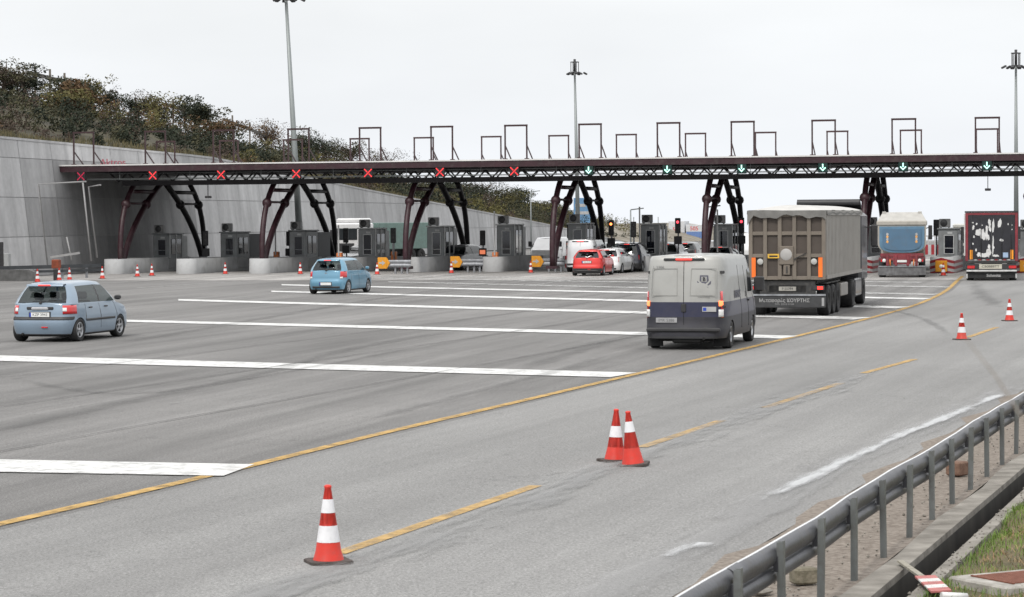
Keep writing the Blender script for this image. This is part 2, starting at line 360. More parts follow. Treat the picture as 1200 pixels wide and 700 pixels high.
# pale slurry streak along the verge: soft-edged irregular stains
def stain_mat(name, col, k, lo=1.0):
    m = bpy.data.materials.new(name); m.use_nodes = True; n, l = m.node_tree.nodes, m.node_tree.links
    b = n['Principled BSDF']; b.inputs['Roughness'].default_value = .8; b.inputs['Base Color'].default_value = (*col, 1)
    t = n.new("ShaderNodeTexCoord"); nz = n.new("ShaderNodeTexNoise"); nz.inputs['Scale'].default_value = 1.1; nz.inputs['Detail'].default_value = 9; nz.inputs['Roughness'].default_value = .7
    mp = n.new("ShaderNodeMapping"); mp.vector_type = 'TEXTURE'; mp.inputs['Rotation'].default_value = (0, 0, -R(18)); mp.inputs['Scale'].default_value = (1 / 2.4, 1 / .35, 1); l.new(t.outputs['Object'], mp.inputs[0]); l.new(mp.outputs[0], nz.inputs[0])
    at = n.new("ShaderNodeAttribute"); at.attribute_name = "fade"
    ad = n.new("ShaderNodeMath"); ad.operation = 'ADD'; mr0 = n.new('ShaderNodeMapRange'); mr0.inputs[1].default_value = .3; mr0.inputs[2].default_value = .7; l.new(nz.outputs[0], mr0.inputs[0]); l.new(mr0.outputs[0], ad.inputs[0]); l.new(at.outputs['Fac'], ad.inputs[1])
    mr = n.new("ShaderNodeMapRange"); mr.inputs[1].default_value = lo; mr.inputs[2].default_value = lo + .5; mr.inputs[3].default_value = 0; mr.inputs[4].default_value = k; l.new(ad.outputs[0], mr.inputs[0])
    tr = n.new("ShaderNodeBsdfTransparent"); ms = n.new("ShaderNodeMixShader"); l.new(mr.outputs[0], ms.inputs[0]); l.new(tr.outputs[0], ms.inputs[1]); l.new(b.outputs[0], ms.inputs[2]); l.new(ms.outputs[0], n['Material Output'].inputs[0]); return m
M_ST1 = stain_mat("white_slurry", (.52, .53, .54), .8, .98); M_ST0 = stain_mat("pale_dust", (.38, .38, .38), .3, .7); M_ST2 = stain_mat("dusty_band", (.30, .30, .30), .5, 1.1); M_ST3 = stain_mat("dark_skid", (.07, .07, .07), .2, .9)
M_SEAM = stain_mat('pavement_seam', (.05, .05, .05), .5, .7)
def stain(P, w, z, name, m, ends=True):
    P = catmull([Vector(p) for p in P], 8); offs = (-.5, -.3, -.12, 0, .12, .3, .5); b = MB(); fv = []; rows = []
    for o_ in offs:
        L_ = offset_line(P, o_ * w); rows.append([Vector((p.x, p.y, z)) for p in L_])
        for i in range(len(L_)): e_ = min(i, len(L_) - 1 - i) / 4; fv.append((1 - (abs(o_) * 2) ** 1.3) * (min(1, e_) if ends else 1) )
    b.grid(rows, smooth=False); o = b.build(name, m); at = o.data.attributes.new("fade", 'FLOAT', 'POINT'); at.data.foreach_set('value', fv); return tag(o, kind="structure")
stain([G(*p) for p in [(600, 740), (700, 700), (800, 648), (900, 590), (1000, 540), (1100, 495), (1200, 450)]], .8, .030, "pale_slurry_streak", M_ST0)
stain([G(*p) for p in [(880, 596), (955, 559), (1020, 529), (1080, 503), (1130, 482), (1195, 455)]], .42, .034, "pale_slurry_streak", M_ST1)
stain([G(*p) for p in [(100, 760), (300, 700), (480, 642), (640, 580), (760, 530), (900, 480), (1060, 425)]], 1.6, .026, "dusty_band", M_ST2)
for off_, a_, z_ in ((-4.2, 0, 60), (-8.4, 10, 70), (-12.5, 20, 80)):
    stain(offset_line(YP, off_)[a_:z_:6], .09, .021, 'pavement_seam', M_SEAM, False)
stain([G(*p) for p in [(780, 656), (800, 648), (822, 640)]], .4, .038, "pale_patch", M_ST1, False)  # small soft-edged pale patch on the near road
for pts, w in (([(-60, 520), (120, 478), (300, 440), (420, 408), (560, 384)], .5), ([(0, 440), (150, 462), (360, 432), (520, 400)], .35), ([(560, 450), (700, 405), (800, 380), (900, 350)], .6), ([(990, 352), (1075, 372), (1118, 398)], .3), ([(400, 500), (560, 460), (760, 405)], .4), ([(960, 385), (1010, 362), (1060, 345)], 1.2), ([(100, 410), (300, 375), (480, 345), (640, 325)], .6), ([(1140, 330), (1150, 345), (1180, 365)], .8)):
    stain([G(*p) for p in pts], w * 1.5, .022, "tyre_mark", M_ST3)

# ---------------------------------------------------------------- verge: shoulder slab, drainage channel, grass
M_SHO = mat("shoulder_concrete", (0.12, 0.095, 0.075), .95, col2=(0.27, 0.235, 0.20), scale=16, detail=9, bump=.8, bscale=25)
M_CONC = mat("old_concrete", (0.13, 0.118, 0.10), .92, col2=(0.29, 0.27, 0.24), scale=3, detail=9, bump=.5, bscale=20)
M_DARKC = mat("dark_channel_concrete", (0.018, 0.016, 0.014), .8, col2=(0.055, 0.05, 0.042), scale=2.5, detail=8, stretch=(1, 1, .3))  # inside of the channel: much darker than its coping, streaked vertically
def rowpts(ts, off, z): return [Vector((*((GR0 + GD * t + GN * off)[:2]), z)) for t in ts]
T0 = [-12 + i * 1.5 for i in range(60)]
c0 = G(1090, 648) - GR0; CH = c0.dot(GN)                         # channel edge offset from post line
c1 = G(1160, 618) - GR0; CH2 = c1.dot(GN)
jit = lambda k: .035 * math.sin(k * 2.1) + .03 * math.sin(k * 5.3) + .03 * noise.noise(Vector((k * 2.7, 3, 1)))
b = MB(); b.grid([[Vector((*((GR0 + GD * t + GN * (-1.6 + 3 * jit(t * 1.3)))[:2]), -.01)) for t in T0], [Vector((*((GR0 + GD * t + GN * (-1.30 + 3 * jit(t * 1.3)))[:2]), .010)) for t in T0], rowpts(T0, -.55, .014), rowpts(T0, -.1, .02), rowpts(T0, CH - .28, .03), rowpts(T0, CH - .24, .045)], smooth=False)
tag(b.build("shoulder", M_SHO), kind="structure")
b = MB(); b.grid([[Vector((*((GR0 + GD * t + GN * (CH - .26 + jit(t)))[:2]), -.02)) for t in T0], [Vector((*((GR0 + GD * t + GN * (CH - .24 + jit(t)))[:2]), .055)) for t in T0], rowpts(T0, CH, .06), rowpts(T0, CH + .005, .0)], smooth=False)
b.cur = 1; b.grid([rowpts(T0, CH + .005, .0), rowpts(T0, CH + .03, -.5), rowpts(T0, CH2 - .02, -.52), rowpts(T0, CH2, 0.0)], smooth=False)
b.cur = 0; b.grid([rowpts(T0, CH2, .0), rowpts(T0, CH2, .07), rowpts(T0, CH2 + .13, .075), rowpts(T0, CH2 + .14, -.05)], smooth=False)
tag(b.build("drainage_channel", [M_CONC, M_DARKC]), kind="structure")
b = MB(); T1 = [-12 + i * .5 for i in range(110)]
b.grid([[Vector((*((GR0 + GD * t + GN * (CH2 + .138 + o))[:2]), .03 + .12 * noise.noise(Vector((t * .7, o, 2))) + min(o, 3) * .05)) for t in T1] for o in (0, .2, .5, .9, 1.5, 2.5, 4, 8, 20, 60)], smooth=True)
tag(b.build("grassy_bank", mat("bank_soil", (0.075, 0.07, 0.035), .95, col2=(0.16, 0.115, 0.06), scale=3, detail=8, bump=.6, bscale=15)), kind="structure")
# grass blades: one stuff object
M_GR = mat("grass_blades", (0.07, 0.13, 0.018), .7, col2=(0.17, 0.26, 0.04), scale=1.5)
M_DRY = mat("dry_grass_blades", (0.24, 0.15, 0.07), .8, col2=(0.36, 0.26, 0.14), scale=2.5)
b = MB(); rnd = random.Random(3)
for i in range(26000):
    t = rnd.uniform(-3, 16); o = rnd.uniform(.0, 2.2) ** 1.15
    if t > 8 and rnd.random() < .5: continue
    nv = noise.noise(Vector((t * 1.1, o * 2.2, 0))) + .35 * noise.noise(Vector((t * 4, o * 4, 9)))
    p = GR0 + GD * t + GN * (CH2 + .12 + o); p.z = .02 + min(o, 3) * .05 + .1 * noise.noise(Vector((t * .7, o, 2)))
    green = nv > -.02 or (o < .18)
    if not green and rnd.random() < .25: green = True
    b.cur = 0 if green else 1
    h = rnd.uniform(.03, .10) if green else rnd.uniform(.02, .07); a = rnd.uniform(0, 6.283); w = rnd.uniform(.002, .0045)
    lean = Vector((math.cos(a), math.sin(a), 0)) * h * (rnd.uniform(.2, .9) if green else rnd.uniform(.8, 2.0)); sx = Vector((-math.sin(a), math.cos(a), 0)) * w
    m_ = p + lean * .4 + Vector((0, 0, h * .7)); e_ = p + lean + Vector((0, 0, h))
    b.add([p - sx, p + sx, m_ + sx * .8, m_ - sx * .8, e_], [(0, 1, 2, 3), (3, 2, 4)])
tag(b.build("verge_grass", [M_GR, M_DRY], fix=False), "short green and dry brown grass on the bank beside the channel", "grass", kind="stuff")
# gravel and crumbs on the shoulder
b = MB()
for i in range(700):
    t = rnd.uniform(-4, 20); o = rnd.choice((rnd.uniform(-.9, -.3), rnd.uniform(-.2, CH - .1), CH2 + rnd.uniform(0, .14))); r = rnd.uniform(.006, .022)
    p = GR0 + GD * t + GN * o + Vector((0, 0, (.025 if o < CH else .075) + r * .4))
    vs = [p + Vector((rnd.uniform(.6, 1) * r * x, rnd.uniform(.6, 1) * r * y, rnd.uniform(.5, 1) * r * z)) for x, y, z in ((1, 0, 0), (0, 1, 0), (-1, 0, 0), (0, -1, 0), (0, 0, 1), (0, 0, -1))]
    b.add(vs, [(0, 1, 4), (1, 2, 4), (2, 3, 4), (3, 0, 4), (1, 0, 5), (2, 1, 5), (3, 2, 5), (0, 3, 5)])
tag(b.build("gravel", M_CONC), "loose gravel and crumbs scattered along the concrete shoulder", "gravel", kind="stuff")

# ---------------------------------------------------------------- retaining wall and hillside
W0 = G(0, 326)                                                     # foot of the wall at the photo's left edge
def WP(t, off=0, z=0): return W0 + DV * t - EV * off + Vector((0, 0, z))
HT = [(-40, 8.6), (0, 8.3), (34, 7.9), (38, 7.8), (73, 5.9), (138, 2.75), (181, .3)]
def wall_mat():
    m = bpy.data.materials.new("stained_wall_concrete"); m.use_nodes = True; n, l = m.node_tree.nodes, m.node_tree.links
    b = n['Principled BSDF']; b.inputs['Roughness'].default_value = .9
    t = n.new("ShaderNodeTexCoord")
    def nz(scale, sc, detail=8, rough=.6):
        mp = n.new("ShaderNodeMapping"); mp.inputs['Rotation'].default_value = (0, 0, R(HD)); mp.inputs['Scale'].default_value = sc; l.new(t.outputs['Object'], mp.inputs[0])
        x = n.new("ShaderNodeTexNoise"); x.inputs['Scale'].default_value = scale; x.inputs['Detail'].default_value = detail; x.inputs['Roughness'].default_value = rough; l.new(mp.outputs[0], x.inputs[0]); return x.outputs[0]
    def rng(s, a, c, lo, hi):
        x = n.new("ShaderNodeMapRange"); x.inputs[1].default_value = a; x.inputs[2].default_value = c; x.inputs[3].default_value = lo; x.inputs[4].default_value = hi; l.new(s, x.inputs[0]); return x.outputs[0]
    def mul(a, c):
        x = n.new("ShaderNodeMath"); x.operation = 'MULTIPLY'; l.new(a, x.inputs[0]); l.new(c, x.inputs[1]); return x.outputs[0]
    f = rng(nz(.9, (1, 1, .12)), .38, .66, 1.06, .78)                 # vertical run-off streaks
    f = mul(f, rng(nz(.12, (1, 1, .6)), .3, .7, .82, 1.15))
    f = mul(f, rng(nz(3.0, (1, 1, 1)), .3, .7, .93, 1.06))
    at = n.new("ShaderNodeAttribute"); at.attribute_name = "panel_tone"; f = mul(f, at.outputs['Fac'])
    col = n.new("ShaderNodeVectorMath"); col.operation = 'SCALE'; col.inputs[0].default_value = (.45, .45, .455); l.new(f, col.inputs[3]); l.new(col.outputs[0], b.inputs['Base Color'])
    return m
M_WALL = wall_mat(); M_JOINT = mat("wall_joint", (0.3, 0.3, 0.3), .95)
def build_wall():
    PW = 4.6; b = MB(); tones = []; BAT = .12; rr = random.Random(5)
    t = -41.4
    while t < 181:
        t1 = min(t + PW, 181); H0, H1 = interp(HT, t), interp(HT, t1); z0 = 0; k = 0
        lift = 2.35
        while z0 < max(H0, H1):
            za, zb = min(z0, H0), min(z0, H1); z1 = z0 + lift; zc, zd = min(z1, H0), min(z1, H1)
            if zc - za > .02 or zd - zb > .02:
                g = .02; tone = rr.uniform(.9, 1.06)
                if 3 < t < 30 and k < 3: tone *= rr.uniform(.6, .85)
                top0, top1 = (zc - g if zc == z1 else zc), (zd - g if zd == z1 else zd)
                vs = [WP(t + g, za * BAT, za + g), WP(t1 - g, zb * BAT, zb + g), WP(t1 - g, top1 * BAT, top1), WP(t + g, top0 * BAT, top0)]
                if rr.random() < .3 and z0 > 0: tone *= .93
                b.add(vs, [(0, 1, 2, 3)]); tones.append(tone)
            z0 = z1; k += 1
        t = t1
    b.cur = 1; n1 = len(b.f)                                        # backing seen in the joints, coping
    ts = [-41.4 + i * PW for i in range(49)]; ts = [x for x in ts if x < 181] + [181]
    b.grid([[WP(x, .03, 0) for x in ts], [WP(x, interp(HT, x) * BAT + .03, interp(HT, x) - .02) for x in ts]], smooth=False)
    b.cur = 0
    b.grid([[WP(x, interp(HT, x) * BAT - .06, interp(HT, x) - .12) for x in ts], [WP(x, interp(HT, x) * BAT - .06, interp(HT, x) + .02) for x in ts], [WP(x, interp(HT, x) * BAT + .4, interp(HT, x) + .02) for x in ts]], smooth=False)
    o = b.build("retaining_wall", [M_WALL, M_JOINT]); me = o.data
    at = me.attributes.new("panel_tone", 'FLOAT', 'FACE'); vals = tones + [1.0] * (len(me.polygons) - len(tones)); at.data.foreach_set('value', vals)
    return tag(o, "long grey concrete retaining wall with stained panels below the scrub hillside", "wall")
build_wall()
CR = [(-60, 15.0), (0, 14.5), (52, 13.7), (98, 10.9), (158, 7.1), (200, 5.2), (245, 2.4), (300, -.2), (360, -3)]
def hill_z(t, off):
    w = interp(HT, t) if t < 181 else max(interp(HT, 181) - (t - 181) * .02, -6)
    c = interp(CR, t); c = max(c, w + .2); k = min(off / 24, 1); k = k * k * (3 - 2 * k) * .5 + k * .5
    z = w + (c - w) * k
    if off > 24: z -= (off - 24) * .06
    return z + .5 * noise.noise(Vector((t * .08, off * .1, 0))) * min(1, off / 5) - .12
b = MB(); TT = [-60 + i * 6 for i in range(72)]; OO = [.3, 2, 5, 8, 12, 16, 20, 24, 30, 40, 60, 100]
b.grid([[WP(t, o + interp(HT, t) * .12, hill_z(t, o)) for t in TT] for o in OO])
M_HILL = mat("hillside_soil", (0.03, 0.027, 0.017), .95, col2=(0.085, 0.075, 0.042), scale=.22, detail=10, bump=1, bscale=2)
tag(b.build("hillside", M_HILL), kind="structure")
# embankment cutting beyond the toll station
b = MB(); TT = [150 + i * 8 for i in range(20)]
b.grid([[WP(t, -.6, -.3) for t in TT], [WP(t, .6, .2) for t in TT], [WP(t, 6, 1.6 + .25 * noise.noise(Vector((t * .1, 0, 0)))) for t in TT], [WP(t, 14, 2.4) for t in TT], [WP(t, 24, 2.0) for t in TT]])
tag(b.build("embankment", mat("embankment_soil", (0.14, 0.12, 0.09), .95, col2=(0.25, 0.23, 0.19), scale=.5, detail=9)), kind="structure")

# ---- foliage
def fol(name, c1, c2, sc=.9): return mat(name, c1, .75, col2=c2, scale=sc, detail=3, spec=.2)
F_DK = fol("dark_evergreen_leaves", (0.018, 0.024, 0.017), (0.042, 0.05, 0.032)); F_OL = fol("olive_leaves", (0.043, 0.043, 0.025), (0.088, 0.084, 0.048))
F_BR = fol("brown_twigs", (0.055, 0.042, 0.034), (0.10, 0.076, 0.06)); F_OR = fol("autumn_leaves", (0.085, 0.05, 0.028), (0.14, 0.09, 0.045)); F_YG = fol("yellow_green_leaves", (0.085, 0.08, 0.03), (0.14, 0.125, 0.05))
F_BARK = mat("bark", (0.07, 0.055, 0.045), .9, var=.3, scale=6)
FOL = [F_DK, F_OL, F_BR, F_OR, F_YG]
def leaves(b, c, rx, rz, n, size, rnd, lobes=6):
    L = [(Vector((rnd.gauss(0, .42), rnd.gauss(0, .42), rnd.gauss(.05, .38))), rnd.uniform(.28, .55)) for _ in range(lobes)]
    for i in range(n):
        lc, lr = L[rnd.randrange(lobes)]
        v = Vector((rnd.gauss(0, 1), rnd.gauss(0, 1), rnd.gauss(0, 1))).normalized() * lr * rnd.uniform(.45, 1.08) ** .5
        p = lc + v; p = Vector((c[0] + p.x * rx, c[1] + p.y * rx, c[2] + p.z * rz)); s_ = size * rnd.uniform(.5, 1.4)
        a = Vector((rnd.gauss(0, 1), rnd.gauss(0, 1), rnd.gauss(0, 1))).normalized(); q = a.orthogonal().normalized() * s_; w = a.cross(q).normalized() * s_ * .6
        b.add([p - q, p + w, p + q, p - w], [(0, 1, 2, 3)])
def scrub_cover():
    rnd = random.Random(11); b = MB()
    for i in range(1500):
        t = rnd.uniform(-12, 240); off = rnd.uniform(.6, 27)
        if off < 3 and rnd.random() < .7: continue
        z = hill_z(t, off); bare = noise.noise(Vector((t * .06, off * .12, 4)))
        if bare > .5 and off < 5: continue
        nv = noise.noise(Vector((t * .05, off * .15, 20))) + rnd.uniform(-.35, .35)
        b.cur = 3 if (nv > .5 and t < 120) else 4 if nv > .33 else 2 if nv > .08 else 1 if nv > -.2 else 0
        r = rnd.uniform(.6, 1.6) * (.6 if off < 5 else .5 if off > 18 else 1); h = r * rnd.uniform(.7, 1.1)
        p = WP(t, off + interp(HT, t) * .12, z + h * .45)
        leaves(b, p, r, h, int(230 * r), .10 if b.cur != 2 else .075, rnd, 6)
    tag(b.build("hillside_scrub", FOL, fix=False), "mixed olive, brown and orange scrub covering the slope above the retaining wall", "scrub", kind="stuff")
    b = MB()
    for i in range(9000):                                             # dry grass along the wall's edge
        t = rnd.uniform(-8, 175); off = rnd.uniform(.2, 4.5); p = WP(t, off + interp(HT, t) * .12, hill_z(t, off)); b.cur = 0 if rnd.random() < .6 else 1
        h = rnd.uniform(.15, .5); a = rnd.uniform(0, 6.28); w = Vector((math.cos(a), math.sin(a), 0)) * .04; b.add([p - w, p + w, p + w * rnd.uniform(-3, 3) + Vector((0, 0, h))], [(0, 1, 2)])
    tag(b.build("hillside_dry_grass", [mat("straw", (0.13, 0.11, 0.055), .9, var=.3), F_OL], fix=False), "tufts of straw coloured grass along the top of the retaining wall", "grass", kind="stuff")
scrub_cover()
def tree(px, py_top, off, w, kinds, label, group=None, trunk=.0, name="hillside_shrub", sparse=1.0, seed=0, flat=1.0):
    # the crown's top is seen at (px, py_top) with the tree standing `off` metres behind the wall
    best = None; t = -20.0; w *= .78 if off >= 20 and px < 470 else 1
    while t < 330:
        p = WP(t, off + interp(HT, t) * .12, 0); x = CX + (p.x / p.y) * F
        if best is None or abs(x - px) < best[0]: best = (abs(x - px), t, p)
        t += .5
    t, p = best[1], best[2]; zg = hill_z(t, off) if off <= 60 else 0; top = AT(px, py_top, p.y).z; H = max(top - zg, 1.5)
    rnd = random.Random(seed + int(px)); e = empty(name, (p.x, p.y, zg), rnd.uniform(0, 6), label, "tree" if trunk > .2 else "shrub", group)
    b = MB(); hb = H * trunk
    base = Vector((0, 0, 0)); lean = Vector((rnd.uniform(-.1, .1) * H, rnd.uniform(-.1, .1) * H, 0))
    b.tube([base, lean * .5 + Vector((0, 0, H * .4)), lean + Vector((0, 0, H * .85))], [.05 * w + .03, .035 * w + .02, .015], 6)
    for k in range(7):
        a = rnd.uniform(0, 6.28); z1 = H * rnd.uniform(.2, .55); m_ = Vector((math.cos(a), math.sin(a), 0))
        b.tube([lean * .4 + Vector((0, 0, z1)), lean * .5 + m_ * w * .25 + Vector((0, 0, z1 + H * .15)), lean * .5 + m_ * w * .45 + Vector((0, 0, z1 + H * .3))], [.02 * w + .01, .012 * w + .01, .006], 5)
    b.build("trunk", F_BARK, e)
    b = MB(); nC = 3
    for ci, kk in enumerate(kinds):
        b.cur = kk; n = int(1300 * w * sparse / len(kinds) * (H / 4) ** .5)
        cz = hb + (H - hb) * .55
        for q in range(3):
            c = (lean.x * .6 + rnd.gauss(0, .16) * w, lean.y * .6 + rnd.gauss(0, .16) * w, cz + rnd.gauss(0, .13) * (H - hb))
            leaves(b, c, w * .55, (H - hb) * .5 * flat, n // 3, .11 if kk != 2 else .07, rnd, 9)
    # clamp the crown under the top
    zm_ = max(v[2] for v in b.v); kz = H / zm_; b.v = [(x, y, z * kz) for x, y, z in b.v]
    b.build("crown", FOL, e, fix=False)
tree(8, 64, 22, 5, [2, 1], "tall brown bare-twigged bush at the far left end of the hill crest", trunk=.2)
tree(32, 74, 22, 4, [0, 0], "dark green bush where the guard rail meets the left end of the crest", trunk=.1)
tree(80, 88, 22, 3.6, [1, 0], "olive bush on the crest above the two rail posts", trunk=.2)
tree(115, 86, 23, 3.2, [4, 1], "tall pale yellow bush standing above the hill crest at left", trunk=.25, sparse=.5)
tree(88, 92, 14, 4, [3, 4], "orange yellow bush below the crest guard rail", trunk=.1, flat=.8)
tree(130, 98, 23, 2.6, [0, 2], "small dark bush right of the tall pale yellow bush", trunk=.2)
tree(160, 104, 22, 3.4, [2, 0], "thin brown bush in the middle of the crest", trunk=.2, sparse=.6)
tree(186, 106, 20, 4.4, [4, 3, 2], "broad golden bush left of the round dark tree on the crest", trunk=.15)
tree(230, 109, 23, 5.4, [0, 1], "round dark evergreen tree standing on the hill crest", trunk=.3, name="round_tree")
tree(246, 135, 18, 4, [3, 1], "reddish bush just below the round dark evergreen", trunk=.1)
tree(314, 137, 24, 3.6, [3, 2, 2], "lone orange brown leafed tree on the crest left of the tall mast", trunk=.3, name="small_tree", sparse=.7)
tree(358, 146, 23, 5.5, [0, 1], "dark tree directly behind the left lamp mast", trunk=.2, name="round_tree")
tree(382, 153, 23, 5, [2, 1, 0], "brown tree just right of the left lamp mast", trunk=.2, name="small_tree", sparse=.8)
tree(410, 163, 20, 4, [2, 1], "brown shrub between the left mast and the crest's end", trunk=.1)
tree(452, 172, 22, 5.5, [2, 2], "bare brown bush at the right end of the skyline above the canopy", trunk=.2, sparse=.6)
for i, (px, py, w, k, lb) in enumerate([(500, 208, 9, [0, 1], "dark tree under the canopy left of the third arch"), (535, 210, 10, [0, 0, 2], "broad dark evergreen seen through the third arch's right legs"), (568, 208, 10, [0, 2], "dark evergreen below the canopy between third and fourth red cross"),
        (590, 220, 8, [1, 4], "yellow green tree below the rightmost red cross"), (606, 219, 6, [0], "pointed dark conifer with its tip against the sky"), (620, 234, 7, [1, 0], "olive tree right of the pointed conifer"),
        (636, 234, 8, [4, 1], "yellow green tree left of the fourth arch"), (655, 240, 7, [1, 0], "green tree behind the fourth arch's front leg"), (676, 246, 7, [2, 1], "brown tree behind the fourth arch's legs"), (697, 262, 6, [2, 1], "low brown bush right of the fourth arch"),
        (718, 270, 6, [2, 0], "last low bush where the hillside meets the sky")]):
    tree(px, py, 14 + (i % 3) * 4, w * .75, k, lb, trunk=.12, name="conifer" if k == [0] else "roadside_tree", sparse=.75, seed=50)
# rail with posts along the crest
def crest_rail(px0, py0, px1, py1, Y0, Y1, n, label):
    e = empty("crest_guard_rail", AT(px0, py0, Y0), 0, label, "guard rail"); o = Vector(e.location)
    a, c = AT(px0, py0, Y0), AT(px1, py1, Y1); b = MB(); b.bar(a - o, c - o, .08, .32); b.build("rail", mat("weathered_rail", (0.13, 0.12, 0.11), .8), e)
    for i in range(n):
        p = a.lerp(c, (i + .5) / n) - o; b = MB(); b.bar(p - Vector((0, 0, 1.6)), p + Vector((0, 0, .75)), .16); b.build("post", mat("weathered_post", (0.16, 0.14, 0.12), .9), e)
crest_rail(32, 85, 84, 98, 205, 215, 3, "weathered rail with thick posts on the crest at the upper left")
crest_rail(196, 123, 236, 135, 236, 246, 3, "rail on the crest behind the round dark evergreen")
crest_rail(262, 140, 322, 163, 250, 262, 3, "rail on the crest under the lone orange tree")
# ---------------------------------------------------------------- toll canopy (local frame: x = across lanes, y = along driving direction)
RZ = -R(HD)
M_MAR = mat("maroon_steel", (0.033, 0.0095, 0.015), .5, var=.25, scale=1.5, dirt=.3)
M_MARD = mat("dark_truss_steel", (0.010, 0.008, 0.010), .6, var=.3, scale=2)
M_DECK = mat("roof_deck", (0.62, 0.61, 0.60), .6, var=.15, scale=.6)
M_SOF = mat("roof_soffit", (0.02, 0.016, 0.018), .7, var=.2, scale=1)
M_FRM = mat("frame_steel", (0.035, 0.014, 0.016), .6, var=.3, scale=4)
PITCH_U = 4.6
def u_at(px, s):                     # lateral position of a thing seen at column px on the line s metres behind the canopy front
    k = (px - CX) / F; return (k * (147 + .9703 * s) - .2 - .2419 * s) / (.9703 + .2419 * k)
SIGN_U = [u_at(p, -.6) for p in (97, 181, 261, 349, 433, 517, 604, 691, 783, 870, 965, 1059, 1157)]
REAR_U = [u_at(p, 17) for p in (196, 270, 345, 423, 498, 577, 656, 735, 816, 898, 982, 1068, 1157)]
ISLE_U = [u_at(p, 0) for p in (142, 224, 308, 392, 476, 561, 648, 737, 826, 917, 1012, 1108, 1205)]
canopy = empty("toll_canopy", S(0, 0), RZ, "long maroon steel toll canopy with trusses, arched legs and roof frames spanning all lanes", "toll canopy")
UL, UR, SF, SB = -29.25, 36.0, -.7, 18.5
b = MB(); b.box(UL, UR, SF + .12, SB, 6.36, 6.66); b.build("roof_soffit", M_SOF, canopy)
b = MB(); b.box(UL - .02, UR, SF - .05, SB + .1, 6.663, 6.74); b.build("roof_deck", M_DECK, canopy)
b = MB(); b.box(UL - .05, UR, SF, SF + .1, 6.30, 6.66); b.box(UL - .05, UL + .06, SF + .102, SB, 6.362, 6.658); b.box(UL, UR, SB + .002, SB + .08, 6.5, 6.66); b.build("fascia", M_MAR, canopy)
for (s, u0, zt, zb, sh, c0, c1) in ((.9, -26.2, 6.26, 5.7, 0, 5.44, 5.74), (12.2, -24.6, 6.40, 5.72, .45, 5.62, 5.82)):
    b = MB(); b.bar((u0, s, zt), (UR, s, zt), .16, .12); b.box(u0 + .9, UR, s - .14, s + .14, c0, c1)
    u = u0 + sh
    while u < UR - 1.2:
        b.bar((u, s, zt), (u + .6, s, zb), .085); b.bar((u + .6, s, zb), (u + 1.2, s, zt), .085); u += 1.2
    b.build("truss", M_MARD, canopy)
b = MB()
for i in range(14):
    u = -24.6 + i * 4.6; b.bar((u, .9, 5.66), (u, 12.2, 5.7), .12, .14); b.bar((u, .9, 6.3), (u, 17.0, 6.34), .1, .08)
b.build("cross_beams", M_MARD, canopy)
b = MB()
for z in (6.18, 5.86): b.tube([(UL + 2.0, -.42, z), (UR, -.42, z)], .018, 5)
u = UL + 2.0
while u < UR: b.bar((u, -.42, 5.82), (u, -.42, 6.3), .03); u += 2.3
b.box(UL + 2, UR, -.4, .2, 5.80, 5.83)
b.build("catwalk", mat("catwalk_grey", (0.13, 0.14, 0.14), .6, .3), canopy)
# arched legs
def bez(p, q, r, n=10): return [Vector(p) * (1 - t) ** 2 + Vector(q) * 2 * t * (1 - t) + Vector(r) * t * t for t in [i / n for i in range(n + 1)]]
def pt_at(P, z):
    for a, c in zip(P, P[1:]):
        if a.z <= z <= c.z: return a.lerp(c, (z - a.z) / (c.z - a.z))
    return P[-1]
for k in range(7):
    u = ISLE_U[2 * k]
    for side in (0, 1):
        f = (lambda s: s) if side == 0 else (lambda s: 14.2 - s)
        A = bez((u, f(0), .3), (u, f(-.45), 3.9), (u, f(2.4), 5.6)); B_ = bez((u, f(.15), .3), (u, f(1.4), 3.1), (u, f(6.6), 5.6))
        b = MB(); b.tube(A, [.17] * 11, 10); b.tube(B_, [.19] * 11, 10)
        for z, r in ((4.35, .07), (5.1, .12)):
            p, q = pt_at(A, z), pt_at(B_, z); b.tube([p, q], r, 8)
        for P in (A, B_): b.ball(pt_at(P, 4.3), .31); 
        b.box(u - .35, u + .35, f(0) - .35, f(0) + .35, .25, .42)
        b.bar((u, f(0.05), .35), (u, f(.1), 1.6), .3, .12, up=(0, 1, 0))
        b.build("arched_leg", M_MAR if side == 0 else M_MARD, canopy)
# frames on the roof
frm = None
for row in (0, 1):
    for k in range(13):
        u = (SIGN_U if row == 0 else REAR_U)[k]; s = -.2 if row == 0 else 17.0; w = .66; h = 2.0 if row == 0 else 1.95
        b = MB()
        for sx in (-1, 1):
            b.bar((u + sx * w, s, 6.74), (u + sx * w, s, 6.74 + h), .085); b.bar((u + sx * w, s, 6.74 + h * .42), (u + sx * w, s + 1.5, 6.74), .06)
            b.box(u + sx * w - .12, u + sx * w + .12, s - .12, s + .12, 6.742, 6.8)
        b.bar((u - w - .05, s, 6.74 + h), (u + w + .05, s, 6.74 + h), .11)
        b.build("roof_frame", M_FRM, canopy)
# letters standing on the far side of the roof
txt = text("Aktros", "roof_lettering", .62, mat("red_letters", (0.25, 0.07, 0.09), .6), canopy, (-26.6, 2.4, 6.93), (math.pi / 2, 0, 0), ext=.04)

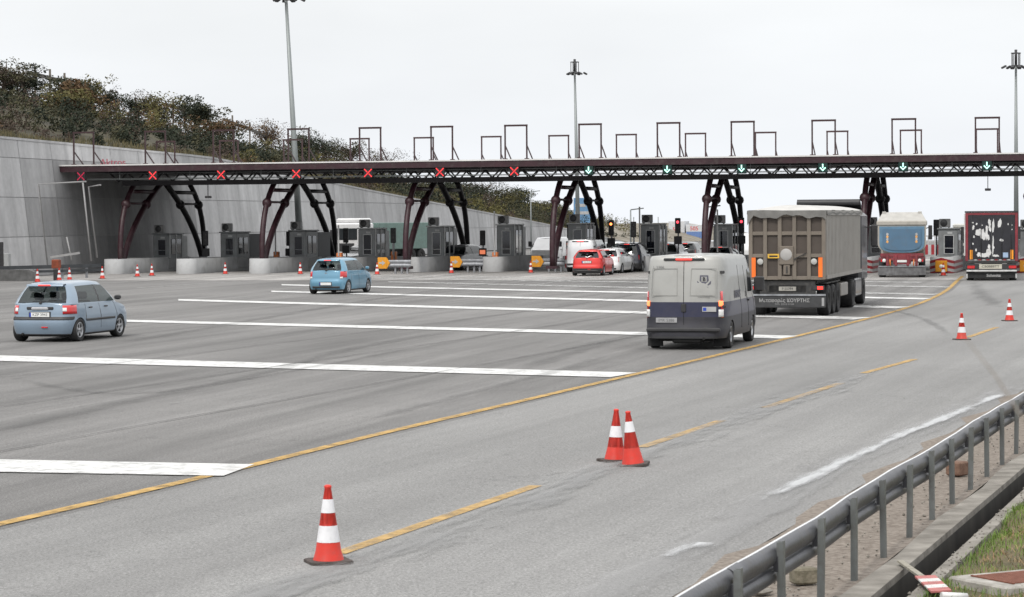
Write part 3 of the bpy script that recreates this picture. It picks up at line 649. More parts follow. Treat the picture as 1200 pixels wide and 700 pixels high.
# lane signals
M_SGB = mat("signal_housing", (0.012, 0.012, 0.014), .5); E_RED = mat("red_cross_light", (.5, .02, .02), .5, emit=(1, .05, .06), estr=.85); E_REDD = mat("dim_red_cross_light", (.3, .01, .03), .5, emit=(.5, .02, .08), estr=.55)
E_GRN = mat("green_arrow_light", (.5, .9, .8), .5, emit=(.45, 1, .78), estr=1.0); M_GRB = mat("dark_green_panel", (0.0, .022, .018), .4)
ords = ["leftmost", "second", "third", "fourth", "fifth", "sixth", "rightmost"]
for k in range(13):
    u = SIGN_U[k]; red = k < 7; zc = 6.03
    lb = (("dim purple-red cross signal, leftmost under the canopy edge" if k == 0 else f"lit red cross lane signal, {ords[k]} of the seven red crosses") if red else f"lit green down arrow lane signal, {['leftmost','second from left','third from left','third from right','second from right','rightmost'][k-7]} of the six arrows")
    e = empty("lane_signal", S(u, -.62), RZ, lb, "lane signal", "lane signals under the canopy front")
    b = MB(); b.bbox(-.28, .28, -.06, .1, zc - .29, zc + .29, .03); b.box(-.04, .04, -.02, .02, zc + .34, zc + .42); b.build("housing", M_SGB if red else M_GRB, e)
    b = MB(); y = -.075
    if red:
        for a, c in (((-1, -1), (1, 1)), ((-1, 1), (1, -1))):
            for q in range(5):
                t = -1 + q * .5
                if q == 2 and a[1] == 1: continue
                p = Vector((a[0] * -t * .19, y, zc + a[1] * -t * .19)); d = Vector((c[0], 0, c[1])).normalized() * .06
                b.bar(p - d, p + d, .062, .02, up=(0, 1, 0))
    else:
        b.bar((0, y, zc + .21), (0, y, zc - .02), .07, .02, up=(0, 1, 0)); b.bar((-.16, y, zc + .0), (.025, y, zc - .185), .065, .02, up=(0, 1, 0)); b.bar((.16, y, zc + .0), (-.0, y - .004, zc - .16), .065, .02, up=(0, 1, 0))
    b.build("symbol", (E_REDD if k == 0 else E_RED) if red else E_GRN, e)
for px, zt, lab in ((246, 1, "small camera hanging on a rod under the canopy between two red crosses"), (1157, 1, "small camera hanging on a rod under the rightmost green arrow")):
    u = (-19.5 if px == 246 else 27.6); e = empty("hanging_camera", S(u, .4), RZ, lab, "camera")
    b = MB(); b.bar((0, 0, 5.5), (0, 0, 4.75), .04); b.build("rod", M_MARD, e); b = MB(); b.bbox(-.16, .16, -.14, .2, 4.62, 4.76, .02); b.build("camera_body", K_PLA, e)

# ---------------------------------------------------------------- islands, booths, barriers
M_ISL = mat("island_concrete", (0.42, 0.425, 0.43), .85, var=.14, scale=.8, detail=8, dirt=.35, bump=.2, bscale=8)
M_BTH = mat("booth_grey_panel", (0.19, 0.20, 0.205), .5, var=.12, scale=1.5, dirt=.3); M_BTHL = mat("booth_light_panel", (0.40, 0.41, 0.41), .5, var=.1, scale=1.5, dirt=.3)
M_AC = mat("air_conditioner_casing", (0.2, 0.2, 0.2), .5, var=.1); M_WINB = glass("booth_glass", (0.012, 0.014, 0.02), .93)
M_CHR = mat("chevron_red", (0.28, 0.018, 0.025), .5, var=.15); M_CHW = mat("chevron_white", (0.40, 0.40, 0.40), .5); M_YEL = mat("yellow_panel", (0.66, 0.28, 0.015), .5, var=.1)
NOSE = [-1.5, -1.2, -1.0, 0.0, 2.5, 3.0, 5.0, 3.0, 1.0, 0, -2.0, -3.0, -3.0]
WHICH = ["leftmost", "second from the left", "third from the left", "fourth from the left", "fifth from the left", "sixth from the left", "behind the fourth arch", "right of the dark MPV", "behind the fifth arch", "behind the grey tipper truck", "beside the sixth arch behind the tipper", "between the blue truck and the black trailer", "cut by the right edge"]
AC_Y = [267, 265, 263, 260.5, 258, 256, 254.5, 255, 255.5, 257, 258, 260, 262]
for k in range(13):
    u = ISLE_U[k]; n0 = NOSE[k]
    chev = k >= 9
    isl = empty("toll_island", S(u, n0), RZ, f"raised concrete toll island with rounded nose, {WHICH[k]}", "toll island", "toll islands under the canopy")
    hw = .68; hz = .92; b = MB(); ln_ = 30 - n0
    prof = [(-hw, 26), (-hw, .55)] + [(-hw * math.cos(a), .55 - .55 * math.sin(a)) for a in [math.pi * j / 10 for j in range(1, 10)]] + [(hw, .55), (hw, 26)]
    # front wall as a U of concrete, kerbed platform behind it
    lo = [Vector((x, y, 0)) for x, y in prof]; hi = [Vector((x * .97, y + .02, hz)) for x, y in prof]
    LW = 7.6; lim = [p if p.y < LW else Vector((p.x, LW, p.z)) for p in lo]; limh = [p if p.y < LW else Vector((p.x, LW, p.z)) for p in hi]
    inn = [Vector((p.x * .72, max(p.y, .35), hz)) for p in limh]; inl = [Vector((p.x * .72, max(p.y, .35), .2)) for p in limh]
    b.grid([lim, limh, inn, inl]); b.build("nose_wall", M_ISL, isl)
    b = MB(); b.bbox(-hw + .05, hw - .05, 7.4, 26, 0, .22, .03); b.box(-hw + .2, hw - .2, .5, 7.5, .02, .19); b.build("kerbed_platform", M_ISL, isl)
    b = MB()
    for (y0, y1, t) in ((7.65, 10.5, .86), (10.9, 14.5, .84)):
        for sx in (-1, 1): b.bbox(sx * (hw - .07) - .07, sx * (hw - .07) + .07, y0, y1, .22, t, .02)
    b.build("side_wall", mat("side_wall_concrete", (0.40, 0.405, 0.41), .9, var=.15, scale=1, detail=7, dirt=.3), isl)
    if chev:
        b = MB()
        for j in range(3, 13):
            p, q = lim[j - 1] if j - 1 < len(lim) else None, lim[min(j, len(lim) - 1)]
            for band in range(5):
                b.cur = band % 2; za, zb = .08 + band * .16, .08 + (band + 1) * .16
                o = Vector((p.x * .03, -.02, 0)); o2 = Vector((q.x * .03, -.02, 0)); dz = -.18 * abs(p.x) / hw; dz2 = -.18 * abs(q.x) / hw
                vs = [p + o + Vector((0, 0, max(.03, za + dz))), q + o2 + Vector((0, 0, max(.03, za + dz2))), q + o2 + Vector((0, 0, max(.03, zb + dz2))), p + o + Vector((0, 0, max(.03, zb + dz)))]
                b.add(vs, [(0, 1, 2, 3)])
        b.build("chevron_band", [M_CHR, M_CHW], isl)
        b = MB(); b.bbox(-.33, .33, -.12, -.05, .10, .72, .02); b.build("yellow_plate", M_YEL, isl)
        b = MB(); b.lathe([(.0001, -.135), (.11, -.135), (.11, -.118), (.0001, -.118)], 14, Matrix.Translation((0, 0, .4)), axis='y'); b.build("plate_lamp", K_WPL, isl)
    # booth
    s_b = 6.6 if k < 11 else 2.2
    P = S(u, s_b); zac = AT(CX + P.x / P.y * F, AC_Y[k], P.y).z; ht = max(2.35, min(3.0, zac - .45))
    bt = empty("toll_booth", P, RZ, f"grey toll booth with roof air conditioner, {WHICH[k]}", "toll booth", "toll booths on the islands")
    w2, L_ = .56, 2.4; dkl = k >= 3 and k < 9
    b = MB(); b.bbox(-w2, w2, 0, L_, .22, ht, .04); b.build("cabin", M_BTH, bt)
    b = MB(); b.bbox(-w2 - .06, w2 + .06, -.08, L_ + .08, ht + .002, ht + .09, .02); b.build("roof", M_BTH if not dkl else M_BTHL, bt)
    b = MB(); b.box(-.18, .30, -.035, -.005, 1.05, ht - .35); b.build("front_window", M_WINB, bt)
    b = MB(); b.bar((-.21, -.03, 1.02), (.33, -.03, 1.02), .05, .05); b.bar((-.21, -.03, ht - .33), (.33, -.03, ht - .33), .05, .05); b.bar((-.21, -.03, 1.02), (-.21, -.03, ht - .33), .05); b.bar((.33, -.03, 1.02), (.33, -.03, ht - .33), .05); b.bar((-.18, -.04, 1.35), (.30, -.04, 1.35), .035); b.build("window_frame", M_BTH if k < 3 else M_BTHL, bt)
    b = MB(); b.box(w2 + .004, w2 + .03, .35, .95, 1.1, ht - .3); b.box(w2 + .004, w2 + .03, 1.25, 1.95, 1.1, ht - .3); b.box(-w2 - .03, -w2 - .004, .4, 1.9, 1.1, ht - .3); b.build("side_window", M_WINB, bt)
    if dkl or k == 0:
        b = MB(); b.box(w2 + .004, w2 + .05, -.02, .12, .25, ht); b.box(w2 + .004, w2 + .05, 1.05, 1.2, .25, ht); b.box(w2 + .004, w2 + .05, 2.1, 2.35, .25, ht); b.box(-.5, .5, 2.45, 3.3, .25, ht - .1); b.build("side_panel", M_BTHL, bt)
    else:
        b = MB(); b.bbox(-w2 + .05, w2 - .02, L_ + .05, L_ + 2.6, .22, ht - .08, .03); b.build("rear_cabin", mat("booth_dark_rib", (0.04, 0.045, 0.05), .6, var=.3, scale=6, stretch=(1, 8, 1)), bt)
    b = MB(); b.box(-.02, .25, -.03, -.006, ht - .26, ht - .14); b.build("number_plate", M_BTHL, bt)
    ac = MB(); ac.bbox(-.52, .12, .1, .5, ht + .12, ht + .62, .03); ac.box(-.45, -.38, .15, .45, ht + .06, ht + .13); ac.box(0, .06, .15, .45, ht + .06, ht + .13); aco = ac.build("air_conditioner", M_AC, bt)
    b = MB(); b.lathe([(.0001, .07), (.19, .07), (.21, .095), (.0001, .098)], 18, Matrix.Translation((-.24, 0, ht + .37)), axis='y')
    b.lathe([(.04, .05), (.05, .065)], 10, Matrix.Translation((-.24, 0, ht + .37)), axis='y'); b.build("fan", K_PLA, aco)
# traffic lights / payment posts between booths
E_AMB = mat("amber_signal_light", (.9, .3, .1), .5, emit=(1, .28, .08), estr=3); E_RS = mat("red_signal_light", (.9, .1, .1), .5, emit=(1, .06, .09), estr=2.2)
def lane_light(u, s, lamp, label, ht=2.9, disp=None):
    e = empty("lane_traffic_light", S(u, s), RZ, label, "traffic light", "traffic lights beside the toll booths")
    b = MB(); b.tube([(0, 0, .2), (0, 0, ht)], .05, 8); b.build("pole", K_STEEL, e)
    b = MB(); b.bbox(-.17, .17, -.22, -.06, ht - .95, ht, .03); b.build("signal_head", M_SGB, e)
    b = MB(); b.lathe([(.0001, -.245), (.07, -.24), (.085, -.222)], 14, Matrix.Translation((0, 0, ht - .25)), axis='y'); b.build("lens", lamp, e)
    b = MB(); b.lathe([(.0001, -.24), (.085, -.222)], 14, Matrix.Translation((0, 0, ht - .62)), axis='y'); b.build("dark_lens", K_PLA, e)
    if disp:
        b = MB(); b.bbox(-.24, .24, -.2, -.05, ht - 1.62, ht - 1.12, .02); b.build("display_box", M_SGB, e)
        if disp != 'off': b = MB(); b.box(-.18, .18, -.215, -.203, ht - 1.5, ht - 1.24); b.build("display", mat("orange_display", (.4, .1, .05), .5, emit=(.9, .25, .12), estr=.7), e)
lane_light(-21.6, 5.5, K_PLA, "unlit signal post between the leftmost arch legs", 2.6, 'off'); lane_light(-18.1, 11.5, K_PLA, "unlit signal post right of the leftmost arch", 2.5, 'off')
lane_light(-4.3, 9, K_PLA, "signal post with orange display in front of the third arch's rear leg", 2.5, 'on'); lane_light(.9, 11, K_PLA, "signal post with orange display left of the fourth arch", 2.9, 'on')
lane_light(4.0, 9, E_AMB, "signal showing orange at the fourth arch's rear leg", 3.1, 'off'); lane_light(8.4, 8, E_RS, "signal showing red beside the booth right of the dark MPV", 3.2, 'off')
lane_light(12.2, 9, E_RS, "signal showing red at the fifth arch's rear leg", 3.2, 'off'); lane_light(6.3, 4.5, K_PLA, "dark signal post left of the booth behind the dark MPV", 3.0)
lane_light(-13.7, 10, K_PLA, "dark signal post just left of the second arch's rear legs", 2.7, 'off'); lane_light(-9.6, 7, K_PLA, "slim dark signal in front of the white cabbed lorry", 2.7)
lane_light(24.3, 6, K_PLA, "dark signal left of the black box trailer", 3.0)
# raised barrier arms
def barrier(u, s, arm_top, label, tilt=0.0):
    e = empty("barrier_gate", S(u, s), RZ, label, "barrier", "raised white barrier arms")
    b = MB(); b.bbox(-.17, .17, -.17, .17, .2, 1.2, .03); b.build("cabinet", mat("barrier_orange", (.65, .2, .06), .5, var=.15), e)
    b = MB(); b.bar((0, -.2, 1.0), (tilt, -.2, arm_top), .09, .04, up=(0, 1, 0)); b.build("arm", M_CHW, e)
barrier(.3 - 2.4, 3.5, 3.7, "raised white barrier arm in front of the sixth booth"); barrier(-18.3, 9.5, 3.2, "raised white barrier arm beside the first arch's rear leg"); barrier(-11.9, 3, 2.9, "raised white barrier arm inside the second arch"); barrier(6.6, 5, 3.9, "raised grey barrier arm left of the eighth booth"); barrier(-9.9, 8, 2.7, "raised barrier arm in front of the white cabbed lorry"); barrier(11.2, 6, 3.7, "raised barrier arm inside the fifth arch")
# impact rails with yellow arrow plates in front of noses
def crash_rail(px, py, label, L_=1.75, chev=False):
    p = G(px, py); e = empty("crash_rail", p, RZ, label, "guard rail", "short guard rails with yellow arrow plates")
    b = MB(); prof = [(0, .38), (-.06, .45), (-.06, .52), (0, .60), (-.06, .68), (-.06, .75), (0, .82)]
    b.grid([[Vector((x, -.1 + q, z)) for q, z in prof] for x in (.35, L_ * .5, L_)], smooth=False); b.grid([[Vector((x, -.06 + q, z)) for q, z in prof] for x in (.35, L_)], smooth=False); b.build("beam", K_STEEL, e)
    for x in (.7, 1.1, 1.45): b = MB(); b.box(x, x + .1, 0, .12, 0, .5); b.build("post", K_STEEL, e)
    b = MB(); b.bbox(-.28, .28, -.2, -.14, .3, .98, .02); b.poly([(.284, -.2, .3), (.48, -.2, .64), (.284, -.2, .98)], .05, (0, 1, 0)); b.build("yellow_plate", M_YEL, e)
    b = MB(); b.poly([(.0, -.215, .5), (.2, -.215, .64), (.0, -.215, .8)], .01, (0, 1, 0)); b.box(-.2, 0.0, -.215, -.205, .6, .69); b.build("white_arrow", M_CHW, e)
    if chev:
        b = MB()
        for j in range(4):
            b.cur = j % 2; b.poly([(L_ + .02, -.1, .98 - .24 * j), (L_ + 1.15, -.1, .98 - .24 * j + .06), (L_ + 1.15, -.1, .74 - .24 * j + .06), (L_ + .02, -.1, .74 - .24 * j)], .05, (0, 1, 0))
        b.build("chevron_board", [M_CHR, M_CHW], e)
crash_rail(449, 321, "guard rail stub with yellow arrow plate right of the turquoise car"); crash_rail(534, 319.5, "guard rail stub with yellow arrow plate in front of the grey oncoming car"); crash_rail(629, 319, "guard rail stub with yellow plate and red white chevron board", chev=True)

# ---------------------------------------------------------------- traffic cones
M_CONE = mat("cone_red", (0.62, 0.035, 0.02), .45, var=.12, scale=6, dirt=.25); M_CREF = mat("cone_reflective_white", (0.72, 0.72, 0.74), .35, var=.06, scale=8, dirt=.15); M_CBASE = mat("cone_base_rubber", (0.06, 0.048, 0.043), .85, var=.4, scale=12)
def cone(px, py, h, label, style=2, tilt=(0, 0), rz=0.0, base=None, sc=1.0):
    p = G(px, py); e = empty("traffic_cone", p, rz, label, "traffic cone", "red and white traffic cones")
    e.scale = (sc, sc, sc); e.rotation_euler = (tilt[0], tilt[1], rz)
    b = MB(); w = .20
    pts = [(w * x, w * y) for x, y in ((-1, -.75), (-.75, -1), (.75, -1), (1, -.75), (1, .75), (.75, 1), (-.75, 1), (-1, .75))]
    lv = [(0, 1), (.028, 1.0), (.034, .96), (.034, .90)] if True else []
    b.grid([[Vector((x * q, y * q, z)) for x, y in pts] for z, q in lv], smooth=False, closed=True); b.poly([(x * .9, y * .9, .034) for x, y in pts]); b.poly([(x, y, 0) for x, y in pts])
    if style == 2 and h > .7:
        b.grid([[Vector((x * q * .97, y * q * .97, z)) for x, y in pts] for z, q in [(.0345, .95), (.058, .95), (.062, .86)]], smooth=False, closed=True); b.poly([(x * .83, y * .83, .062) for x, y in pts])
    b.build("base", M_CBASE, e)
    z0 = .034 if not (style == 2 and h > .7) else .062
    rad = lambda t: (.133 * (1 - t) + .026 * t) + (.012 * max(0, 1 - t * 18))
    bands = {2: [(0, .24, 0), (.24, .46, 1), (.46, .63, 0), (.63, .81, 1), (.81, .955, 0)], 1: [(0, .44, 0), (.44, .66, 1), (.66, .955, 0)], 3: [(0, .60, 0), (.60, .80, 1), (.80, .955, 0)]}[style]
    cb = MB()
    for a, c, kk in bands:
        B = MB() if kk else cb; o = .0025 if kk else 0
        B.lathe([(rad(a) + o, z0 + a * h), (rad((a + c) / 2) + o, z0 + (a + c) / 2 * h), (rad(c) + o, z0 + c * h)], 28)
        if kk: B.build("white_band", M_CREF, e)
    cb.lathe([(rad(.24), z0 + .24 * h), (rad(.955), z0 + .955 * h)], 28)
    cb.lathe([(rad(.955), z0 + .955 * h), (.034, z0 + .962 * h), (.036, z0 + .985 * h), (.02, z0 + h), (.0005, z0 + h)], 20)
    cb.build("cone_body", M_CONE, e)
cone(385, 660, .70, "large clean traffic cone nearest the camera, standing on the yellow dash line", rz=.35)
cone(721, 541, .66, "dirty cone leaning against its neighbour, left of the close pair", style=1, tilt=(0, .03), rz=.5)
cone(742, 546, .68, "leaning cone with one high white band, right of the close pair", style=3, tilt=(.02, -.09), rz=-.2)
cone(1127, 398.5, .66, "cone on the road below the blue truck, left of the two at the right", rz=.2)
cone(1183, 376.5, .64, "cone near the right picture edge, beyond its neighbour", rz=.3)
small = [(44, 331, "leftmost small cone by the dark guard rail"), (69.5, 329.5, "small cone under the orange barrier box"), (81.5, 329, "small cone right of the orange barrier box"), (120, 327, "small cone at the first island's left corner"), (161, 324.5, "small cone in front of the first island's side"), (178, 323.5, "small red cone at the right end of the first island"), (264, 321.5, "small cone in the gap left of the third island"),
         (352, 321.5, "small cone just left of the turquoise car"), (442, 322, "small cone in front of the yellow plate right of the turquoise car"), (529, 320.5, "small cone in front of the grey oncoming car's plate"), (622, 320, "small cone before the chevron guard rail"), (1105.5, 323.5, "small cone at the chevron nose between the two trucks")]
for px, py, lb in small: cone(px, py, .68, lb)

# ---------------------------------------------------------------- lamp masts
M_MAST = mat("mast_galvanised", (0.24, 0.26, 0.26), .5, .4, var=.1, scale=.3)
def mast(px_base, px_top, y_top, Y, r0, label, n_arm=8):
    Bp = AT(px_base, 300, Y); Tp = AT(px_top, y_top, Y); e = empty("lamp_mast", (Bp.x, Y, 0 if Y < 330 else ground_z(0, Y)), 0, label, "lamp mast", "tall lamp masts")
    o = Vector(e.location); top = Tp - o; b = MB(); b.tube([(0, 0, 0), top * .5, top], [r0, r0 * .72, r0 * .4], 12); b.build("mast", M_MAST, e)
    rr = r0 * 1.7; hd = MB(); hd.tube([top + Vector((rr * math.cos(a), rr * math.sin(a), -.1)) for a in [i * math.pi / 6 for i in range(13)]], .06, 6); hd.tube([top + Vector((rr * math.cos(a), rr * math.sin(a), 1.0)) for a in [i * math.pi / 6 for i in range(13)]], .04, 6)
    hd.tube([top, top + Vector((0, 0, 1.3))], r0 * .5, 8)
    for i in range(4):
        a = i * math.pi / 2 + .4; v = Vector((math.cos(a), math.sin(a), 0)) * rr; hd.bar(top + v + Vector((0, 0, -.1)), top + v + Vector((0, 0, 1.0)), .07); hd.bar(top + Vector((0, 0, -.1)), top + v + Vector((0, 0, -.1)), .07)
    hd.build("head_ring", K_PLA, e)
    for i in range(n_arm):
        a = i * 2 * math.pi / n_arm + .2; c = top + Vector((math.cos(a), math.sin(a), 0)) * (rr + .25 + (.45 if i == (4 if 'right' in label else 0) else 0)) + Vector((0, 0, -.2)); b = MB()
        T = Matrix.Translation(c) @ Matrix.Rotation(a, 4, 'Z') @ Matrix.Rotation(.5, 4, 'Y'); b.bbox(-.22, .22, -.17, .17, -.08, .08, .03, T); b.build("floodlight", K_PLA, e)
mast(353, 335, -4, 172, .26, "thick tall lamp mast at left, its head cut by the top of the picture")
mast(678, 673.5, 84, 262, .26, "middle lamp mast, seen above the fourth arch"); mast(1191, 1190.5, 76, 215, .24, "lamp mast at the right picture edge")
def small_pole(px, y0, Y, h, label):
    p = AT(px, y0, Y); e = empty("light_pole", (p.x, Y, ground_z(0, Y)), 0, label, "pole"); b = MB(); z = p.z - ground_z(0, Y)
    b.tube([(0, 0, 0), (0, 0, z)], [.09, .05], 6); b.build("pole", M_MAST, e); b = MB(); b.bar((0, 0, z), (.9, 0, z + .1), .08); b.build("arm", M_MAST, e)
small_pole(739, 246, 170, 6, "thin grey pole in front of the booth right of the dark MPV"); small_pole(622, 225, 240, 6, "thin pole before the retaining wall left of the fourth arch"); small_pole(828, 243, 160, 6, "thin pole seen inside the fifth arch")
# blue direction board far behind the fourth arch
p = AT(682, 262, 330); e = empty("direction_board", (p.x, 330, 0), 0, "large blue direction board far behind the fourth arch", "road sign")
b = MB(); b.bbox(-1.1, 1.1, -.05, .05, p.z - 1.3 + 0, p.z + 3.4, .03); b.build("board", mat("board_blue", (0.12, 0.25, 0.42), .5, var=.1), e)
b = MB(); b.box(-.9, .9, -.07, -.055, p.z + 1.2, p.z + 1.6); b.box(-.9, .5, -.07, -.055, p.z + 2.2, p.z + 2.6); b.build("lettering_bars", M_CHW, e)
for x in (-.8, .8): b = MB(); b.bar((x, .1, 0), (x, .1, p.z + 3.3), .14); b.build("post", M_MAST, e)

# ---------------------------------------------------------------- things along the foot of the wall
e = empty("side_guard_rail", G(-60, 331), 0, "dark guard rail along the foot of the retaining wall at the left edge", "guard rail"); o = Vector(e.location)
a_, c_ = G(-60, 331), G(118, 325.5); b = MB(); n = (c_ - a_).normalized(); nn = Vector((n.y, -n.x, 0))
for z0, z1 in ((.38, .52), (.60, .80)): b.bar(a_ - o + Vector((0, 0, (z0 + z1) / 2)), c_ - o + Vector((0, 0, (z0 + z1) / 2)), .07, z1 - z0)
b.build("beam", mat("dull_dark_rail", (0.05, 0.055, 0.06), .6, .2, var=.3, scale=2), e)
for i in range(6): p = a_.lerp(c_, (i + .4) / 6) - o - nn * -.0; b = MB(); b.box(p.x - .06, p.x + .06, p.y + .05, p.y + .2, 0, .75); b.build("post", K_STEEL, e)
e = empty("low_barrier_block", G(14, 329.5), RZ, "dark low concrete barrier block behind the left guard rail", "barrier"); b = MB(); b.poly([(-2.5, 0, 0), (-2.4, 0, .55), (-2.1, 0, .62), (1.0, 0, .62), (1.3, 0, .5), (1.5, 0, 0)], .4, (0, 1, 0)); b.build("block", mat("sooty_concrete", (0.11, 0.11, 0.11), .95, var=.3), e)
def wall_pipe(px0, y0, px1, y1, Y, label, arm=None):
    a, c = AT(px0, y0, Y + .4), AT(px1, y1, Y); e = empty("wall_pipe", (c.x, c.y, c.z), 0, label, "pipe"); o = Vector(e.location); b = MB()
    pts = [c - o, a - o]; 
    if arm: q = AT(arm[0], arm[1], Y - .6); pts.append(q - o)
    b.tube(pts, .05, 8); b.build("pipe", mat("pale_pipe", (0.28, 0.28, 0.28), .6, .2), e)
wall_pipe(45, 216, 56, 313, 143, "pale pipe leaning on the wall with a horizontal arm at its top", (101, 213)); wall_pipe(104, 219, 114, 302, 147.5, "pale pipe on the wall below the canopy's left end", (118, 217))
wall_pipe(97, 214, 107, 306, 147.9, "dark drain pipe on the wall left of the canopy"); wall_pipe(78, 278, 84, 305, 146, "short dark pipe above the slanted barrier arm")
e = empty("closed_barrier", G(66, 329), RZ, "slanted grey barrier arm on an orange box by the wall", "barrier"); k0 = .98
b = MB(); b.bbox(-.2, .22, -.2, .2, .66, 1.16, .04); b.build("cabinet", mat("rusty_orange", (.22, .05, .02), .6, var=.3), e); b = MB(); b.box(-.12, .12, -.12, .12, 0, .62); b.build("pedestal", K_PLA, e); b = MB(); b.bar((-.3, -.1, 1.28), (1.45, -.1, 1.52), .05, .12); b.build("arm", mat("grey_arm", (.3, .3, .3), .6), e)
e = empty("electrical_cabinet", G(5, 327), RZ, "pale electrical cabinet at the left picture edge", "cabinet"); b = MB(); b.bbox(-.28, .26, 0, .4, 0, 1.45, .03); b.build("cabinet_body", mat("cabinet_grey", (.33, .34, .34), .6), e); b = MB(); b.box(-.35, -.02, -.03, -.005, .2, 2.1); b.build("dark_door", K_PLA, e)

# ---------------------------------------------------------------- foreground guard rail
M_GAL = mat("weathered_zinc", (0.095, 0.097, 0.108), .42, .5, var=.25, scale=3, detail=8, dirt=.45, bump=.15, bscale=30)
M_POST = mat("post_zinc", (0.17, 0.182, 0.18), .5, .5, var=.25, scale=5, detail=7, dirt=.5, stretch=(1, 1, .25))
rail = empty("guard_rail", GR0, 0, "weathered steel guard rail with close posts beside the drainage channel in the right foreground", "guard rail")
ang = math.atan2(GD.y, GD.x); rail.rotation_euler = (0, 0, ang)        # local x along the rail, -y towards the channel... +y towards the road
XS = [-14 + i * .75 for i in range(110)]
sag = lambda x: .010 * math.sin(x * .8) + .004 * math.sin(x * 2.3 + 1)
def beam(o0, prof, name, y0=.11):
    b = MB(); b.grid([[Vector((x, y0 + q + .6 * sag(x * 1.3), z + sag(x))) for q, z in prof] for x in XS]); return b.build(name, M_GAL, rail)
W_ = [(-.012, .77), (.0, .785), (.03, .775), (.05, .755), (.05, .72), (-.03, .66), (-.045, .63), (-.045, .60), (-.03, .575), (.04, .52), (.04, .49), (-.03, .43), (-.04, .40), (-.03, .375), (.02, .33), (.035, .32)]
# rounded back of the W section: two convex tubes seen from behind
back = []
for zc, r in ((.645, .085), (.485, .06)):
    for i in range(9):
        a = math.pi / 2 + math.pi * i / 8; back.append((math.cos(a) * r * .75, zc + math.sin(a) * r))
beam(0, [(q, z) for q, z in back], "beam")
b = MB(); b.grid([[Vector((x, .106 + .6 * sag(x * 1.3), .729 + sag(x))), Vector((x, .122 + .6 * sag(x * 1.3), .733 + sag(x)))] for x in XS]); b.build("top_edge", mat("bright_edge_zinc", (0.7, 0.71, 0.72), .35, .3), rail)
for i in range(-7, 42):
    x = i * 1.5 + .03 * math.sin(i * 7); b = MB(); w, d_, t_ = .034, .04, .007; z1 = .755 + .012 * math.sin(i * 3.1)
    tl = .012 * math.sin(i * 5.7)
    Tm = Matrix.Shear('XY', 4, (tl, .015 * math.sin(i * 2.2)))
    # C-profile post
    b.box(x - w, x + w, -.012, -.012 + t_, -.1, z1, Tm); b.box(x - w, x - w + t_, -.012 + t_, d_, -.1, z1 - .01, Tm); b.box(x + w - t_, x + w, -.012 + t_, d_, -.1, z1 - .01, Tm)
    b.build("post", M_POST, rail)
    b = MB(); b.box(x - .03, x + .03, d_ - .003, .075, .52, .64); b.build("spacer_bracket", M_GAL, rail)
    if i % 3 == 0:
        b = MB(); b.grid([[Vector((x + dx, .108 + q * 1.08 + .6 * sag(x * 1.3), z + sag(x))) for q, z in back] for dx in (.1, .42)])
        for zz in (.56, .48, .67, .60):
            b.lathe([(.0001, -.02), (.018, -.018), (.02, 0)], 8, Matrix.Translation((x + .2, .04, zz)), axis='y')
        b.build("splice_plate", M_GAL, rail)
# broken marker board across the channel, blocks, manhole
def local(px, py, z): return G(px, py, z)
p = G(1085, 676, .1); e = empty("marker_board", (p.x, p.y, 0), 0, "broken red and white striped board on a stick lying across the channel", "board")
o = Vector(e.location); b = MB(); a_, c_ = G(1055, 658, .09) - o, G(1100, 690, .11) - o; b.bar(a_, c_, .055, .02); b.build("stick", mat("old_wood_stick", (.3, .28, .23), .8, var=.3, scale=12), e)
q = [G(1072, 675, .13) - o, G(1096, 674, .13) - o, G(1115, 691.5, .13) - o, G(1091, 693, .13) - o]; b = MB(); nst = 5
for i in range(nst):
    b.cur = i % 2; A0, A1 = q[0].lerp(q[3], i / nst), q[0].lerp(q[3], (i + 1) / nst); B0, B1 = q[1].lerp(q[2], i / nst), q[1].lerp(q[2], (i + 1) / nst)
    b.poly([A0, B0, B1, A1], .015, (0, 0, -1))
b.build("striped_panel", [mat("faded_pink_red", (.42, .13, .12), .6, var=.2, scale=10, dirt=.3), mat("board_white", (.6, .59, .57), .6, var=.1, scale=10, dirt=.4)], e)
b = MB(); c = G(1103, 698, .1) - o; b.tube([c, c + Vector((.22, .05, -.02))], .03, 10); b.build("white_tube", mat("tube_white", (.6, .6, .6), .5), e)
def block(px, py, w, d_, h, rz, label, m, name="stone_block"):
    p = G(px, py); o_ = MB(); o_.bbox(-w / 2, w / 2, -d_ / 2, d_ / 2, 0, h, .018)
    me = o_.build(name, m); me.location = (p.x, p.y, .03); me.rotation_euler = (0, 0, rz); tag(me, label, "block")
block(942, 688, .22, .16, .14, .3, "weathered stone block lying behind the near guard rail posts", mat("mossy_stone", (.12, .11, .075), .95, col2=(.24, .21, .16), scale=12, detail=8, bump=.6))
block(1122, 560, .24, .2, .17, .8, "rusty brown block behind the farther guard rail posts", mat("rusty_block", (.13, .07, .05), .95, col2=(.22, .14, .1), scale=12, detail=8, bump=.6))
block(892, 700, .2, .14, .04, .9, "flat broken concrete piece by the near posts", M_CONC, "concrete_piece")
mh = empty("drain_manhole", G(1160, 692), ang - .75, "low concrete drain box with a rusty grate at the bottom right", "manhole")
b = MB(); b.bbox(-.28, .9, -.55, .22, -.1, .115, .015); b.build("surround", mat("manhole_concrete", (.24, .225, .2), .92, col2=(.42, .4, .37), scale=8, detail=8, bump=.4), mh)
b = MB()
for i in range(12): b.box(-.10, .8, -.42 + i * .044, -.42 + i * .044 + .028, .117, .126)
b.box(-.12, -.1, -.44, .11, .117, .128); b.build("grate", mat("rust", (.14, .045, .025), .9, col2=(.22, .09, .06), scale=14, detail=7), mh)
